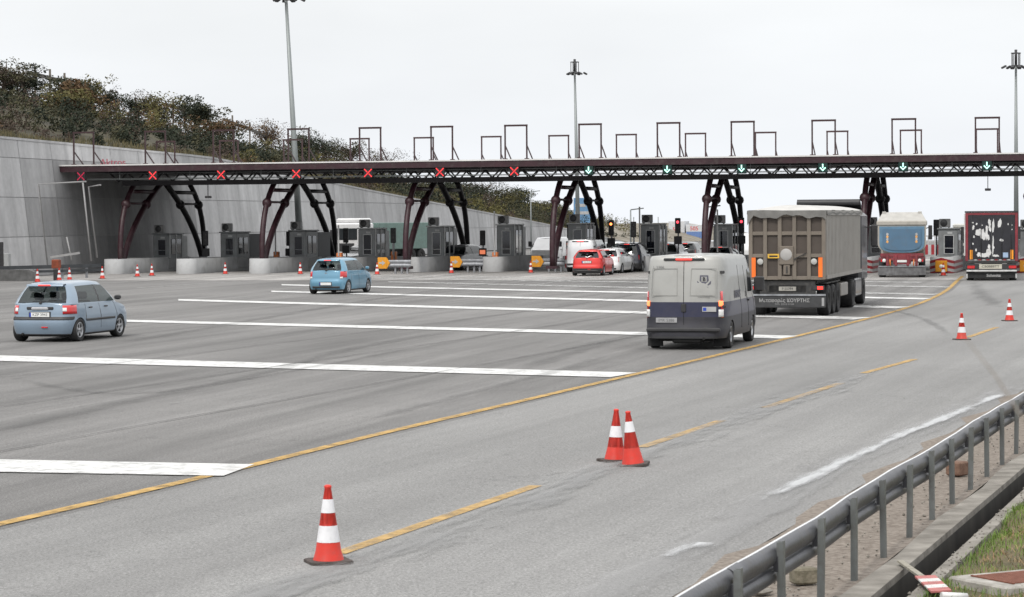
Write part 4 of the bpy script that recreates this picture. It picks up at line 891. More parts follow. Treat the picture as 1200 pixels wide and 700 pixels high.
# dry stalk close to the camera
p0, p1 = AT(1212, 512, 3.2), AT(1118, 380, 3.4); e = empty("dry_stalk", (p0.x + .05, p0.y, p0.z - .4), 0, "thin dry plant stalk, out of focus, at the right edge", "stalk"); o = Vector(e.location)
b = MB(); b.tube([p0 + Vector((.04, 0, -.4)) - o, p0 - o, p0.lerp(p1, .5) - o + Vector((.004, 0, .003)), p1 - o], [.0022, .0018, .0012, .0004], 6); b.build("stalk", mat("dry_stalk", (.2, .17, .14), .8), e)
# ---------------------------------------------------------------- vehicles (local frame: x forward, y to the left, z up)
def paint(name, col, dirt=.12): return mat(name, col, .32, .15, var=.05, scale=1.2, coat=.7, dirt=dirt)
def place(root, px, py, anchor, head, sc=(1, 1, 1), z=0.0):
    g = G(px, py, z); a = R(90 - head); s_ = Vector((anchor[0] * sc[0], anchor[1] * sc[1], 0))
    off = Matrix.Rotation(a, 3, 'Z') @ s_; root.location = g - off; root.rotation_euler = (0, 0, a); root.scale = sc
def wheel(root, x, y, r, w, rim=K_RIM, spokes=5, steer=0.0, dual=False, rr=.66):
    sgn = 1 if y > 0 else -1
    T = Matrix.Translation((x, y, r)) @ Matrix.Rotation(steer, 4, 'Z') @ Matrix.Diagonal((1, sgn, 1, 1))
    we = empty("wheel", (0, 0, 0)); we.parent = root
    b = MB(); h = w / 2
    b.lathe([(r * rr, -h * .8), (r * .80, -h), (r * .93, -h * .98), (r * .985, -h * .8), (r, -h * .4), (r, h * .4), (r * .985, h * .8), (r * .93, h * .98), (r * .80, h), (r * rr, h * .8)], 28, T, axis='y')
    b.lathe([(.0005, h * .28), (r * rr, h * .25)], 20, T, axis='y'); b.build("tyre", K_RUB, we)
    b = MB(); R0 = r * rr
    b.lathe([(R0 * .98, -h * .7), (R0 * .98, h * .7), (R0 * 1.02, h * .84), (R0 * .9, h * .86), (R0 * .86, h * .5)], 24, T, axis='y')
    if spokes:
        for i in range(spokes):
            a = 2 * math.pi * i / spokes + .3; p = Vector((math.cos(a), 0, math.sin(a)))
            b.bar(T @ (Vector((0, h * .62, 0))), T @ (p * R0 * .92 + Vector((0, h * .7, 0))), R0 * .3, h * .12, up=T.to_3x3() @ Vector((0, 1, 0)))
        b.lathe([(.0005, h * .74), (R0 * .22, h * .72), (R0 * .25, h * .5)], 14, T, axis='y')
    else:
        b.lathe([(.0005, h * .75), (R0 * .30, h * .74), (R0 * .33, h * .45), (R0 * .62, h * .30), (R0 * .9, h * .42)], 20, T, axis='y')
        for i in range(8):
            a = i * math.pi / 4; b.lathe([(.0005, h * .42), (R0 * .05, h * .4), (R0 * .05, h * .2)], 6, T @ Matrix.Translation((math.cos(a) * R0 * .5, 0, math.sin(a) * R0 * .5)), axis='y')
    b.build("rim", rim, we)

class Car:
    def __init__(s, L, W, z0, ztop, xr, xf, wf, n=5.0, abs_rows=None):
        s.L, s.W, s.z0, s.ztop, s.xr, s.xf, s.wf, s.n, s.rows = L, W, z0, ztop, xr, xf, wf, n, abs_rows
    def xy(s, t, z):
        c, q = math.cos(t), math.sin(t); a = -math.copysign(abs(c) ** (2 / s.n), c); b_ = abs(q) ** (2 / s.n)
        x0, x1 = -s.L / 2 + interp(s.xr, z), s.L / 2 - interp(s.xf, z)
        return x0 + (x1 - x0) * (a + 1) / 2, b_ * s.W / 2 * interp(s.wf, z)
    def t_of_a(s, a): return math.acos(max(-1, min(1, -math.copysign(abs(a) ** (s.n / 2), a))))
    def t_of_b(s, b_): return math.asin(min(1, b_ ** (s.n / 2)))
    def t_of_x(s, x, z):
        x0, x1 = -s.L / 2 + interp(s.xr, z), s.L / 2 - interp(s.xf, z); return s.t_of_a(2 * (x - x0) / (x1 - x0) - 1)
    def ts(s):
        r = [0.0] + [s.t_of_b(v) for v in (.3, .5, .65, .76, .84, .895)]; r += [s.t_of_a(-v) for v in (.985, .96, .92, .86, .78, .7, .6, .5, .4, .3, .2, .1)]
        r = sorted(r); r = [r[0]] + [y for x, y in zip(r, r[1:]) if y - x > .004]
        return r + [math.pi / 2] + [math.pi - x for x in reversed(r)]
    def body(s, root, mats, matfun=None, arches=(), name="body"):
        ts = s.ts(); m = len(ts); loop = [(t, 1) for t in ts] + [(t, -1) for t in reversed(ts[1:-1])]
        def P(t, sg, zf):
            if s.rows: x, y = s.xy(t, zf); zz = min(zf, s.ztop(x)); x, y = s.xy(t, zz)
            else:
                x, y = s.xy(t, .6); zt = s.ztop(x); zz = s.z0 + (zt - s.z0) * zf; x, y = s.xy(t, zz)
            return Vector((x, y * sg, zz))
        fr = s.rows or [0, .04, .12, .22, .32, .42, .5, .58, .66, .74, .82, .9, .96, 1.0]
        b = MB(); rows = [[P(t, sg, z) for t, sg in loop] for z in fr]; b.grid(rows, closed=True); top = rows[-1]; N = len(top)
        b.f.append(list(range(len(rows[0]) - 1, -1, -1))); b.m.append(0); b.sm.append(False)     # floor
        o = (len(rows) - 1) * N; K = 6; prev = None
        for i in range(m):                                    # deck across
            l_, r_ = top[i], top[(N - i) % N]
            if i in (0, m - 1): cur = [o + i] * (K + 1)
            else:
                cur = [o + i]
                for k in range(1, K):
                    f = k / K; b.v.append(tuple(l_.lerp(r_, f) + Vector((0, 0, .035 * math.sin(math.pi * f) ** .7)))); cur.append(len(b.v) - 1)
                cur.append(o + N - i)
            if prev:
                for k in range(K):
                    q = [prev[k], prev[k + 1], cur[k + 1], cur[k]]; q2 = []
                    for v in q:
                        if v not in q2: q2.append(v)
                    if len(q2) > 2: b.f.append(q2); b.m.append(0); b.sm.append(True)
            prev = cur
        ob = b.build(name, mats, root); me = ob.data
        bm = bmesh.new(); bm.from_mesh(me); bmesh.ops.remove_doubles(bm, verts=bm.verts, dist=.0008); bmesh.ops.recalc_face_normals(bm, faces=bm.faces); bm.to_mesh(me); bm.free()
        if arches:
            cb = MB()
            for x, r in arches:
                for sg in (1, -1):
                    T = Matrix.Translation((x, sg * (s.W / 2 - .1), r * .93)); o_ = len(cb.v); cb.lathe([(r * 1.13, -.14 * sg), (r * 1.13, .3 * sg)], 28, T, axis='y', smooth=False); cb.f += [list(range(o_ + 27, o_ - 1, -1)), list(range(o_ + 28, o_ + 56))]; cb.m += [0, 0]; cb.sm += [False, False]
            co = cb.build("cut", mats[0]); md = ob.modifiers.new("b", 'BOOLEAN'); md.operation = 'DIFFERENCE'; md.object = co; md.solver = 'EXACT'
            bpy.context.view_layer.update(); dg = bpy.context.evaluated_depsgraph_get(); ne = bpy.data.meshes.new_from_object(ob.evaluated_get(dg)); ob.modifiers.clear(); ob.data = ne; bpy.data.objects.remove(co)
            lb = MB()
            for x, r in arches:
                for sg in (1, -1):
                    T = Matrix.Translation((x, sg * (s.W / 2 - .1), r * .93)); pass
        for p in ob.data.polygons:
            if matfun: p.material_index = matfun(p.center, p.normal)
        ob.data.set_sharp_from_angle(angle=R(38)); s.ob = ob; return ob
    def patch(s, root, name, t0, t1, z0, z1, m, off=.012, sides=(1, -1), parent=None, nt=14, nz=3, slant=0.0):
        res = []
        for sg in sides:
            b = MB(); rows = []
            for j in range(nz + 1):
                z = z0 + (z1 - z0) * j / nz; row = []
                for i in range(nt + 1):
                    t = t0 + (t1 - t0) * i / nt + slant * (j / nz - .5); x, y = s.xy(t, z); x1, y1 = s.xy(t + .01, z); nx, ny = (y1 - y), -(x1 - x); k = math.hypot(nx, ny) or 1
                    nx, ny = -nx / k, -ny / k
                    if abs(t) < .02: nx, ny = -1, 0
                    row.append(Vector((x + nx * off, (y + ny * off) * sg, z)))
                rows.append(row)
            cen = Vector((sum(p.x for p in rows[0]) / len(rows[0]), 0, 0))
            ins = [[Vector((p.x + (.05 if p.x < 0 and abs(p.x) > s.L * .4 else 0), p.y * (1 - .03), p.z)) for p in r] for r in (rows[0], rows[-1])]
            allr = [ins[0]] + rows + [ins[1]]; b.grid(allr)
            for e_ in (0, -1):   # end caps
                cap = [r[e_] for r in allr]; b.add(cap, [list(range(len(cap)))])
            o = b.build(name, m, parent or root); res.append(o)
        return res
    def side_line(s, root, name, x, z0, z1, m, w=.010, off=.003, sides=(1, -1)):
        t0, t1 = s.t_of_x(x - w / 2, (z0 + z1) / 2), s.t_of_x(x + w / 2, (z0 + z1) / 2)
        return s.patch(root, name, t0, t1, z0, z1, m, off, sides, nt=1, nz=4)

def greenhouse(root, cols, ztop, zroof, paintm, glassm, wins, K=6, trim=K_PLA, black=()):
    # cols: (xb, yb, xt, yt) on the left half from rear centre to front centre; wins: {name: [(c0, c1), ...]}
    vs = [0, .06, .35, .65, .9, 1.0]
    def P(c, v, sg):
        xb, yb, xt, yt = c; zb = ztop(xb) - .01; zt = zroof(xt); f = v
        blg = .03 * math.sin(math.pi * v); return Vector((xb + (xt - xb) * f + (-blg if xb < 0 and yb < .3 else 0), (yb + (yt - yb) * f + (blg if yb > .3 else 0)) * sg, zb + (zt - zb) * v))
    b = MB(); wb = {k: [MB(), MB()] for k in wins}; fb = MB()
    for sg in (1, -1):
        G_ = [[P(c, v, sg) for v in vs] for c in cols]
        for i in range(len(cols) - 1):
            nm = next((k for k, L_ in wins.items() if any(a <= i < c for a, c in L_)), None)
            for j in range(len(vs) - 1):
                q = [G_[i][j], G_[i + 1][j], G_[i + 1][j + 1], G_[i][j + 1]]
                if nm and 1 <= j <= 3:
                    wb[nm][0 if sg > 0 else 1].add(q, [(0, 1, 2, 3)], True)
                else: b.cur = 1 if ((nm and not nm.startswith('x')) or i in black) and j < 5 and 1 <= j <= 3 else 0; b.add(q, [(0, 1, 2, 3)], True)
    b.cur = 0
    rows = []
    for c in cols:                                                    # roof: rounded edge then crown
        e0, e1 = P(c, 1, 1), P(c, 1, -1); cx = (cols[0][2] + cols[-1][2]) / 2; row = [e0]
        def inset(p): return Vector((p.x + (cx - p.x) * .09, p.y * .86, p.z + .042))
        def ins1(p): return Vector((p.x + (cx - p.x) * .03, p.y * .955, p.z + .024))
        row += [ins1(e0), inset(e0)]
        for k in range(1, K): f = k / K; q = inset(e0).lerp(inset(e1), f); row.append(q + Vector((0, 0, .03 * math.sin(math.pi * f))))
        row += [inset(e1), ins1(e1), e1]; rows.append(row)
    b.grid(rows)
    me_o = b.build("cabin_shell", [paintm, trim], root)
    bm = bmesh.new(); bm.from_mesh(me_o.data); bmesh.ops.remove_doubles(bm, verts=bm.verts, dist=.002); bmesh.ops.recalc_face_normals(bm, faces=bm.faces); bm.to_mesh(me_o.data); bm.free(); me_o.data.set_sharp_from_angle(angle=R(40))
    for k, (l_, r_) in wb.items():
        merged = abs(cols[wins[k][0][0]][1]) < .01 or abs(cols[wins[k][0][1]][1]) < .01
        nm = k.lstrip('x')
        if merged:
            l_.add(r_.v, r_.f, True); o = l_.build(nm, glassm, root); bm = bmesh.new(); bm.from_mesh(o.data); bmesh.ops.remove_doubles(bm, verts=bm.verts, dist=.001); bm.to_mesh(o.data); bm.free()
        else: l_.build(nm, glassm, root); r_.build(nm, glassm, root)
    return lambda ci, v, sg=1: P(cols[ci], v, sg)

def seats(root, xf_, xr_, zt, w=.42, hw=.36):
    for x in (xf_, xr_):
        for y in (-hw, hw):
            b = MB(); T = Matrix.Translation((x, y, 0)) @ Matrix.Rotation(-.2, 4, 'Y'); b.bbox(-.07, .07, -w / 2, w / 2, .55, zt - .28, .05, T); b.bbox(-.05, .05, -.13, .13, zt - .25, zt - .06, .045, T); b.bbox(-.1, .5, -w / 2, w / 2, .45, .6, .04, Matrix.Translation((x, y, 0))); b.build("seat", K_SEAT, root)

def hatchback(label, group, L, W, H, colr, name, belt=.92, style='getz', px=0, py=0, head=14, sc=(1, 1, 1), wheel_r=.30, wb=2.45, plate="", dark=False, lights=K_RED, alpha=None, spoiler=True, anchor=None, cat="car", nm="parked_car", bumper=None, trim_lo=False, rake=.34):
    m = paint(name, colr); root = empty(nm, (0, 0, 0), 0, label, cat, group)
    ovr, ovf = (L - wb) * .42, (L - wb) * .58; xr_w, xf_w = -L / 2 + ovr, L / 2 - ovf
    hood = lambda x: interp([(-L / 2, belt + .015), (L * .0, belt), (L * .22, belt - .005), (L * .30, belt - .02), (L * .40, belt - .10), (L * .47, belt - .18), (L / 2, belt - .26)], x)
    xr = [(.15, .10), (.28, .04), (.40, .0), (.55, .0), (.60, .045), (.75, .055), (.95, .10), (1.1, .14)]
    xf = [(.15, .12), (.3, .02), (.45, .0), (.6, .02), (.75, .12), (.9, .3)]
    wf = [(.15, .93), (.25, .985), (.4, 1.0), (.62, 1.0), (.8, .985), (.95, .955), (1.1, .93)]
    c = Car(L, W, .17, hood, xr, xf, wf, 6.6); r = wheel_r
    low = (lambda ce, no: 1 if ce.z < .225 or (abs(ce.y) < W / 2 - .14 and ce.z < .8 and abs(no.y) < .98 and any(abs(ce.x - xx) < r * 1.16 for xx in (xr_w, xf_w)) and abs(ce.x) < L / 2 - .2 and ce.z < .7) or (abs(no.y) > .97 and abs(ce.y) < W / 2 - .16 and ce.z < .8) else 0)
    if bumper: f0 = low; low = lambda ce, no: f0(ce, no) or (1 if ce.x < -L / 2 + .3 and ce.z < bumper else 0)
    c.body(root, [m, K_PLA], low, [(xr_w, r), (xf_w, r)])
    hb, ht = W / 2 * .945, W / 2 * .665; roof = lambda x: H - .055 - .10 * max(0, (-x - L * .1) / (L * .35)) ** 1.5 * .5 - .12 * max(0, (x - L * .02) / (L * .2)) ** 2
    rb, rt = -L / 2 + .11, -L / 2 + .11 + rake; fb_, ft = L * .30, L * .115
    cols = [(rb, 0, rt, 0), (rb + .012, hb * .45, rt + .01, ht * .45), (rb + .05, hb * .80, rt + .04, ht * .84), (rb + .17, hb * .965, rt + .14, ht * .97),
            (rb + .42, hb, rt + .34, ht), (rb + .72, hb, rt + .52, ht), (-.16 * 1, hb, -.10, ht), (-.06, hb, -.02, ht), (L * .235, hb * .985, L * .10, ht * .99), (L * .262, hb * .96, ft + .02, ht * .95), (fb_ + .02, hb * .55, ft + .07, ht * .5), (fb_ + .05, 0, ft + .08, 0)]
    gp = greenhouse(root, cols, hood, roof, m, K_GLASSD if dark else K_GLASS, {'rear_window': [(0, 2)], 'side_window': [(4, 6)], 'front_side_window': [(7, 8)], 'xwindscreen': [(9, 11)]}, black=(6,))
    if not dark: seats(root, .05, -L * .23, belt + .36)
    for x, st in ((xr_w, 0), (xf_w, -.05)):
        for y in (W / 2 - .11, -W / 2 + .11): wheel(root, x, y, r, .20, steer=st if y else 0)
    # rear lamps
    tA, tB = c.t_of_b(.80), c.t_of_x(-L / 2 + .34, .85)
    if style == 'getz':
        for o in c.patch(root, "tail_lamp", c.t_of_b(.70), c.t_of_x(-L / 2 + .42, .83), belt - .235, belt - .02, lights, .014): pass
        c.patch(root, "reverse_lamp", c.t_of_b(.70), c.t_of_b(.80), belt - .17, belt - .08, K_CLEAR, .018)
    elif style == 'i20':
        c.patch(root, "tail_lamp", c.t_of_b(.74), c.t_of_x(-L / 2 + .42, .83), belt - .25, belt + .0, lights, .014, slant=.05); c.patch(root, "reverse_lamp", c.t_of_b(.72), c.t_of_b(.84), belt - .29, belt - .22, K_CLEAR, .016)
    elif style == 'vert':
        c.patch(root, "tail_lamp", c.t_of_b(.86), c.t_of_x(-L / 2 + .18, .83), belt - .30, belt + .01, lights, .014)
    # plate and its recess
    zP = {'getz': belt - .25, 'i20': .43, 'vert': belt - .2, 'focus': .78}.get(style, .6)
    xP = c.xy(0, zP)[0]
    b = MB(); b.bbox(xP - .02, xP + .02, -.28, .28, zP - .075, zP + .075, .008); b.build("plate_holder", K_PLA, root)
    b = MB(); b.bbox(xP - .028, xP - .018, -.255, .255, zP - .055, zP + .055, .003); po = b.build("number_plate", K_WPL, root)
    b = MB(); b.box(xP - .0305, xP - .0285, .215, .255, zP - .052, zP + .052); b.build("plate_band", K_BLUEP, po)
    if plate: text(plate, "plate_lettering", .095, K_INK, po, (xP - .029, -.015, zP), ROT_REAR, .001)
    # bumper strip, handle, seams
    if style in ('getz',):
        c.patch(root, "bumper_strip", c.t_of_b(.0), c.t_of_x(xr_w - .30, .55), .555, .63, K_PLA, .012, nt=14); c.patch(root, "side_moulding", c.t_of_x(xr_w + .34, .5), c.t_of_x(xf_w - .36, .5), .50, .555, K_PLA, .012, nt=8, nz=1)
        b = MB(); xh = c.xy(0, belt - .09)[0]; b.bbox(xh - .035, xh + .01, -.34, .34, belt - .125, belt - .055, .012); b.build("tailgate_handle", K_PLA, root); b = MB(); b.bbox(xh - .045, xh - .01, -.22, .22, belt - .13, belt - .065, .012); b.build("handle_trim", K_CHROME, root)
    else:
        xh = c.xy(0, belt - .1)[0]; b = MB(); b.lathe([(.0005, -.012), (.055, -.01), (.058, 0)], 14, Matrix.Translation((xh - .008, 0, belt - .10)) @ Matrix.Rotation(math.pi / 2, 4, 'Z'), axis='y'); b.build("round_emblem", K_CHROME, root)
        c.patch(root, "bumper_insert", 0, c.t_of_b(.72), .24, .33, K_PLA, .008, nt=8, nz=1)
    b = MB(); xq = c.xy(0, .40)[0]; b.bbox(xq - .012, xq + .01, -.22, -.06, .355, .385, .004); b.build("reflector", K_RED, root)
    c.side_line(root, "door_seam", -.10, .30, belt, K_PLA); c.side_line(root, "door_seam", L * .235, .32, belt, K_PLA); c.side_line(root, "door_seam", xr_w + .33, .52, belt, K_PLA)
    for xx in (-.28 + 0 * L, L * .08 - .1 + .35): pass
    for xx in (xr_w + .52, .12):
        for sg in (1, -1):
            b = MB(); yy = c.xy(c.t_of_x(xx, belt - .09), belt - .09)[1]; b.bbox(xx, xx + .17, sg * yy - .018 + sg * .016, sg * yy + .018 + sg * .016, belt - .115, belt - .082, .008); b.build("door_handle", m if style != 'getz' else K_PLA, root)
    for sg in (1, -1):
        b = MB(); p = gp(8, .12, sg); b.bbox(p.x - .02, p.x + .10, p.y + sg * .1 - .08, p.y + sg * .1 + .08, p.z, p.z + .12, .03); b.box(p.x + .04, p.x + .1, p.y - .02, p.y + sg * .05 + .02, p.z + .02, p.z + .07); b.build("wing_mirror", K_PLA if style == 'getz' else m, root)
    if spoiler:
        b = MB(); p = gp(0, 1.0); w_ = ht * .86; b.grid([[Vector((p.x - .13 + .03 * (abs(y) / w_) ** 2, y, p.z + .0 - .02)), Vector((p.x - .12 + .03 * (abs(y) / w_) ** 2, y, p.z + .02)), Vector((p.x + .09, y, p.z + .035)), Vector((p.x + .02, y, p.z - .03)), Vector((p.x - .12 + .03 * (abs(y) / w_) ** 2, y, p.z - .021))] for y in [w_ * (i / 6 - 1) for i in range(13)]]); b.build("spoiler", m, root)
        b = MB(); b.bbox(p.x - .14, p.x - .11, -.16, .16, p.z - .012, p.z + .014, .006); b.build("brake_lamp", K_REDON, root)
    b = MB(); p, q = gp(0, .08), gp(0, .16); b.bar((p.x - .03, .02, p.z), (q.x - .045, -.42, q.z + .03), .018, .014); b.bbox(p.x - .06, p.x, -.03, .03, p.z - .03, p.z + .03, .01); b.build("rear_wiper", K_PLA, root)
    b = MB(); b.box(-L / 2 + .25, L / 2 - .3, -W / 2 + .25, W / 2 - .25, .13, .2); b.tube([(-L / 2 + .02, .45, .2), (-L / 2 + .4, .45, .22)], .028, 8); b.build("underbody", K_DARK, root)
    place(root, px, py, anchor or (xr_w, -W / 2 + .02), head, sc); return root, c

Q = "cars queueing at the toll lanes"
hatchback("small silver blue hatchback at the left edge, driving towards the booths", None, 3.82, 1.66, 1.49, (0.22, 0.29, 0.37), "silver_blue_paint", .93, 'getz', 94.3, 400.2, 14.2, (1.09, 1.12, 1.08), .29, 2.455, "KZP 3943", nm="small_hatchback")
hatchback("turquoise blue hatchback crossing the plaza left of centre", None, 3.94, 1.71, 1.49, (0.12, 0.28, 0.40), "turquoise_paint", .94, 'i20', 409, 344.6, 15.5, (1.03, 1.03, 1.05), .30, 2.525, "", nm="small_hatchback", rake=.30)
hatchback("bright red hatchback waiting behind the white delivery van", Q, 4.3, 1.80, 1.48, (0.62, 0.02, 0.015), "red_paint", .98, 'focus', 708.2, 323.4, 12.5, (1, 1, 1), .31, 2.65, "YBN 2270", dark=True, nm="hatchback", bumper=.42)
hatchback("white hatchback between the red car and the dark MPV", Q, 4.1, 1.73, 1.47, (0.75, 0.76, 0.76), "white_paint", .96, 'vert', 729.5, 320.6, 16, (1, 1, 1), .30, 2.5, "", dark=True, nm="hatchback")
hatchback("dark grey MPV with a tall black rear window in the queue", Q, 4.5, 1.82, 1.72, (0.035, 0.038, 0.05), "charcoal_paint", 1.02, 'vert', 753.5, 318.8, 14, (1, 1, 1.02), .32, 2.75, "", dark=True, nm="people_carrier", bumper=.5, rake=.30)
hatchback("white estate car just right of the dark MPV", Q, 4.4, 1.8, 1.58, (0.72, 0.73, 0.74), "white_paint_two", 1.0, 'vert', 771, 313, 14, (1, 1, 1), .31, 2.7, "", nm="estate_car")
hatchback("white SUV with a dark rear window left of the armoured van's roof", Q, 4.3, 1.8, 1.60, (0.7, 0.71, 0.72), "white_paint_three", 1.0, 'vert', 798, 314, 14, (1, 1, 1), .32, 2.65, "", dark=True, nm="estate_car")
hatchback("black car seen over the armoured van's roof at the fifth arch", Q, 4.2, 1.76, 1.5, (0.02, 0.02, 0.022), "black_paint", .96, 'vert', 818, 309, 13, (1, 1, 1), .3, 2.6, "", dark=True, nm="estate_car")
hatchback("white and red taxi like car with a dark window behind the armoured van's right", Q, 4.3, 1.78, 1.5, (0.7, 0.68, 0.68), "white_paint_four", .97, 'focus', 861, 317, 13, (1, 1, 1), .3, 2.65, "", dark=True, nm="estate_car")
hatchback("silver car far ahead of the white delivery van", Q, 4.2, 1.75, 1.5, (0.5, 0.52, 0.53), "silver_paint", .96, 'vert', 731, 307.5, 14, (1, 1, 1), .3, 2.6, "", nm="estate_car")
hatchback("dark green car ahead of the white hatchback", Q, 4.2, 1.75, 1.5, (0.06, 0.08, 0.075), "green_grey_paint", .96, 'vert', 713, 309, 14, (1, 1, 1), .3, 2.6, "", dark=True, nm="estate_car")

# ---- oncoming and parked cars seen from the front: the same hull turned round with lamps and grille
def front_car(label, px, py, L, W, H, colr, name, head, nm="oncoming_car", cat="car", sc=(1, 1, 1)):
    root, c = hatchback(label, "oncoming cars beyond the booths", L, W, H, colr, name, .98, 'vert', px, py, head, sc, .31, L * .62, "", dark=True, nm=nm, cat=cat, anchor=(L / 2, 0))
    t0, t1 = math.pi - c.t_of_x(-L / 2 + .45, .7), math.pi - c.t_of_b(.72)
    c.patch(root, "headlamp", math.pi - c.t_of_b(.76), math.pi - c.t_of_b(.90), .60, .74, K_CLEAR, .02); b = MB(); b.bbox(L / 2 - .05, L / 2 + .02, -.42, .42, .30, .44, .01); b.bbox(L / 2 - .06, L / 2 + .015, -.35, .35, .58, .68, .01); b.build("grille", K_PLA, root)
    b = MB(); b.bbox(L / 2 + .005, L / 2 + .03, -.26, .26, .46, .56, .004); b.build("number_plate", K_WPL, root); return root
front_car("grey car facing the camera in the lane left of the fifth booth", 522, 317, 4.3, 1.8, 1.6, (0.22, 0.22, 0.23), "mid_grey_paint", 205)
front_car("white car facing the camera behind the turquoise hatchback's roof", 403, 314, 4.2, 1.75, 1.5, (0.68, 0.68, 0.68), "white_paint_five", 215)

# ---------------------------------------------------------------- vans
def van(label, group, L, W, H, upper, lower, bottom, zl, zb, px, py, head, sc=(1, 1, 1), detail=False, nm="delivery_van", cat="van", wb=3.4, anchor=None, r=.34):
    root = empty(nm, (0, 0, 0), 0, label, cat, group)
    top = lambda x: interp([(-L / 2, H - .09), (-L / 2 + .25, H - .035), (L * .10, H - .03), (L * .24, H - .12), (L * .385, H * .56), (L * .44, H * .52), (L / 2 - .06, H * .42), (L / 2, H * .36)], x)
    rows = sorted(set([.28, .33, .42, .52, .62, .74, .86, .95, zb, zl, 1.15, 1.3, 1.45, 1.6, 1.75, H - .28, H - .2, H - .14, H - .10, H - .05, H]))
    xr = [(.28, .0), (.5, .0), (.56, .05), (.9, .06), (1.4, .07), (H - .3, .13), (H - .1, .18), (H, .24)]; xf = [(.28, .1), (.4, 0), (.7, .0), (1.1, .1), (1.3, .5), (H, 1.4)]
    wf = [(.28, .96), (.45, 1.0), (.9, 1.0), (1.2, .985), (1.7, .965), (H - .25, .945), (H - .1, .915), (H, .86)]
    c = Car(L, W, .28, top, xr, xf, wf, 8, rows); ovr = (L - wb) * .5; xr_w, xf_w = -L / 2 + ovr, -L / 2 + ovr + wb
    def mf(ce, no):
        if ce.z < .335: return 3
        if abs(no.y) > .97 and abs(ce.y) < W / 2 - .16 and ce.z < .9: return 3
        if abs(ce.y) < W / 2 - .14 and ce.z < .78 and abs(ce.x) < L / 2 - .2 and abs(no.z) < .99 and any(abs(ce.x - xx) < r * 1.17 for xx in (xr_w, xf_w)): return 3
        if ce.z < zb: return 2
        return 1 if ce.z < zl else 0
    c.body(root, [upper, lower, bottom, K_PLA], mf, [(xr_w, r), (xf_w, r)])
    for x in (xr_w, xf_w):
        for y in (W / 2 - .13, -W / 2 + .13): wheel(root, x, y, r, .23, K_RIM if x > 0 else K_STEEL, 0, rr=.58)
    c.patch(root, "tail_lamp", c.t_of_b(.915), c.t_of_x(-L / 2 + .20, 1.1), .78, 1.42, K_RED, .015)
    if detail:
        c.patch(root, "reverse_lamp", c.t_of_b(.91), c.t_of_x(-L / 2 + .14, 1.1), .80, .98, K_CLEAR, .019); c.patch(root, "lit_brake_lamp", c.t_of_b(.91), c.t_of_x(-L / 2 + .15, 1.1), 1.06, 1.19, mat("brake_glow", (.8, .15, .05), .3, emit=(1, .25, .08), estr=1.6), .019)
    b = MB(); xt = c.xy(0, H - .12)[0]; b.bbox(xt - .04, xt + .12, -.5, .5, H - .135, H - .075, .015); b.build("roof_trim", K_PLA, root); b = MB(); b.bbox(xt - .055, xt - .035, -.2, .2, H - .125, H - .085, .006); b.build("brake_lamp", K_REDON, root)
    # rear door seams, handles, hinges
    for y in (0,):
        b = MB(); b.add([Vector((c.xy(0, z)[0] - .004, sx * .007, z)) for z in (.56, .9, 1.3, 1.6, H - .3, H - .16) for sx in (-1, 1)], [(2 * i, 2 * i + 1, 2 * i + 3, 2 * i + 2) for i in range(5)]); b.build("door_seam", K_DARK, root)
    b = MB(); x9 = c.xy(0, .9)[0]; b.bbox(x9 - .03, x9 + .01, -.06, .02 + .04, .92, 1.12, .01); b.build("door_handle", K_PLA, root)
    for sg in (1, -1):
        for z in (H - .42, 1.05):
            b = MB(); x, y = c.xy(c.t_of_b(.90), z); b.bbox(x - .03, x + .05, sg * y - .09, sg * y + .02, z - .035, z + .035, .01); b.build("hinge", K_PLA, root)
    b = MB(); b.bbox(-L / 2 - .05, -L / 2 + .06, -W / 2 + .12, W / 2 - .12, .44, .54, .03); b.build("rear_step", K_PLA, root)
    zP = .72; xP = c.xy(0, zP)[0]; yo = .42 if detail else 0; b = MB(); b.bbox(xP - .02, xP + .01, yo - .26, yo + .26, zP - .06, zP + .06, .006); b.build("number_plate", mat("shaded_plate", (.33, .33, .34), .5) if detail else K_WPL, root)
    if detail: text("IMK 5386", "plate_lettering", .10, mat("plate_text_grey", (.12, .12, .12), .5), root, (xP - .022, yo, zP), ROT_REAR, .001)
    xs_ = L * .16
    for sg in (1, -1):                                                 # cab door window, seams, mirror
        pts = [(L * .155, 1.32), (L * .155, H - .42), (L * .215, H - .38), (L * .30, 1.50), (L * .33, 1.30)]
        b = MB(); P3 = []
        for x, z in pts: y = interp(wf, z) * W / 2 + .006; P3.append(Vector((x, sg * y, z)))
        b.poly(P3, .03, (0, -sg, 0)); b.build("cab_window", K_GLASSD, root)
        for x, z0, z1 in ((L * .13, .45, H - .3), (L * .34, .5, 1.25), (-L * .06, .45, H - .28)): 
            c.side_line(root, "door_seam", x, z0, z1, K_DARK, .02 if detail else .012, .004, sides=(sg,))
        b = MB(); y = sg * (W / 2 + .02); b.bbox(L * .30, L * .30 + .12, min(y, y + sg * .26), max(y, y + sg * .26), 1.30, 1.68, .03); b.build("wing_mirror", K_PLA, root)
        b = MB(); yy = sg * (W / 2 * .99 + .015); b.bbox(L * .15, L * .15 + .18, yy - .02, yy + .02, 1.08, 1.13, .01); b.build("door_handle", K_PLA, root)
        b = MB(); b.box(xr_w - .42 , xr_w - .39, sg * (W / 2 - .40), sg * (W / 2 - .02), .06 if detail else .2, .50); b.build("mud_flap", K_RUB, root)
    b = MB(); b.box(-L / 2 + .3, L / 2 - .4, -W / 2 + .35, W / 2 - .35, .2, .34); b.bbox(-L / 2 + .05, -L / 2 + .7, -.45, .3, .16, .32, .05); b.tube([(-L / 2, -.5, .28), (-L / 2 + .8, -.5, .28)], .035, 8); b.build("underbody", K_DARK, root)
    place(root, px, py, anchor or (xr_w, -W / 2 + .05), head, sc); return root, c
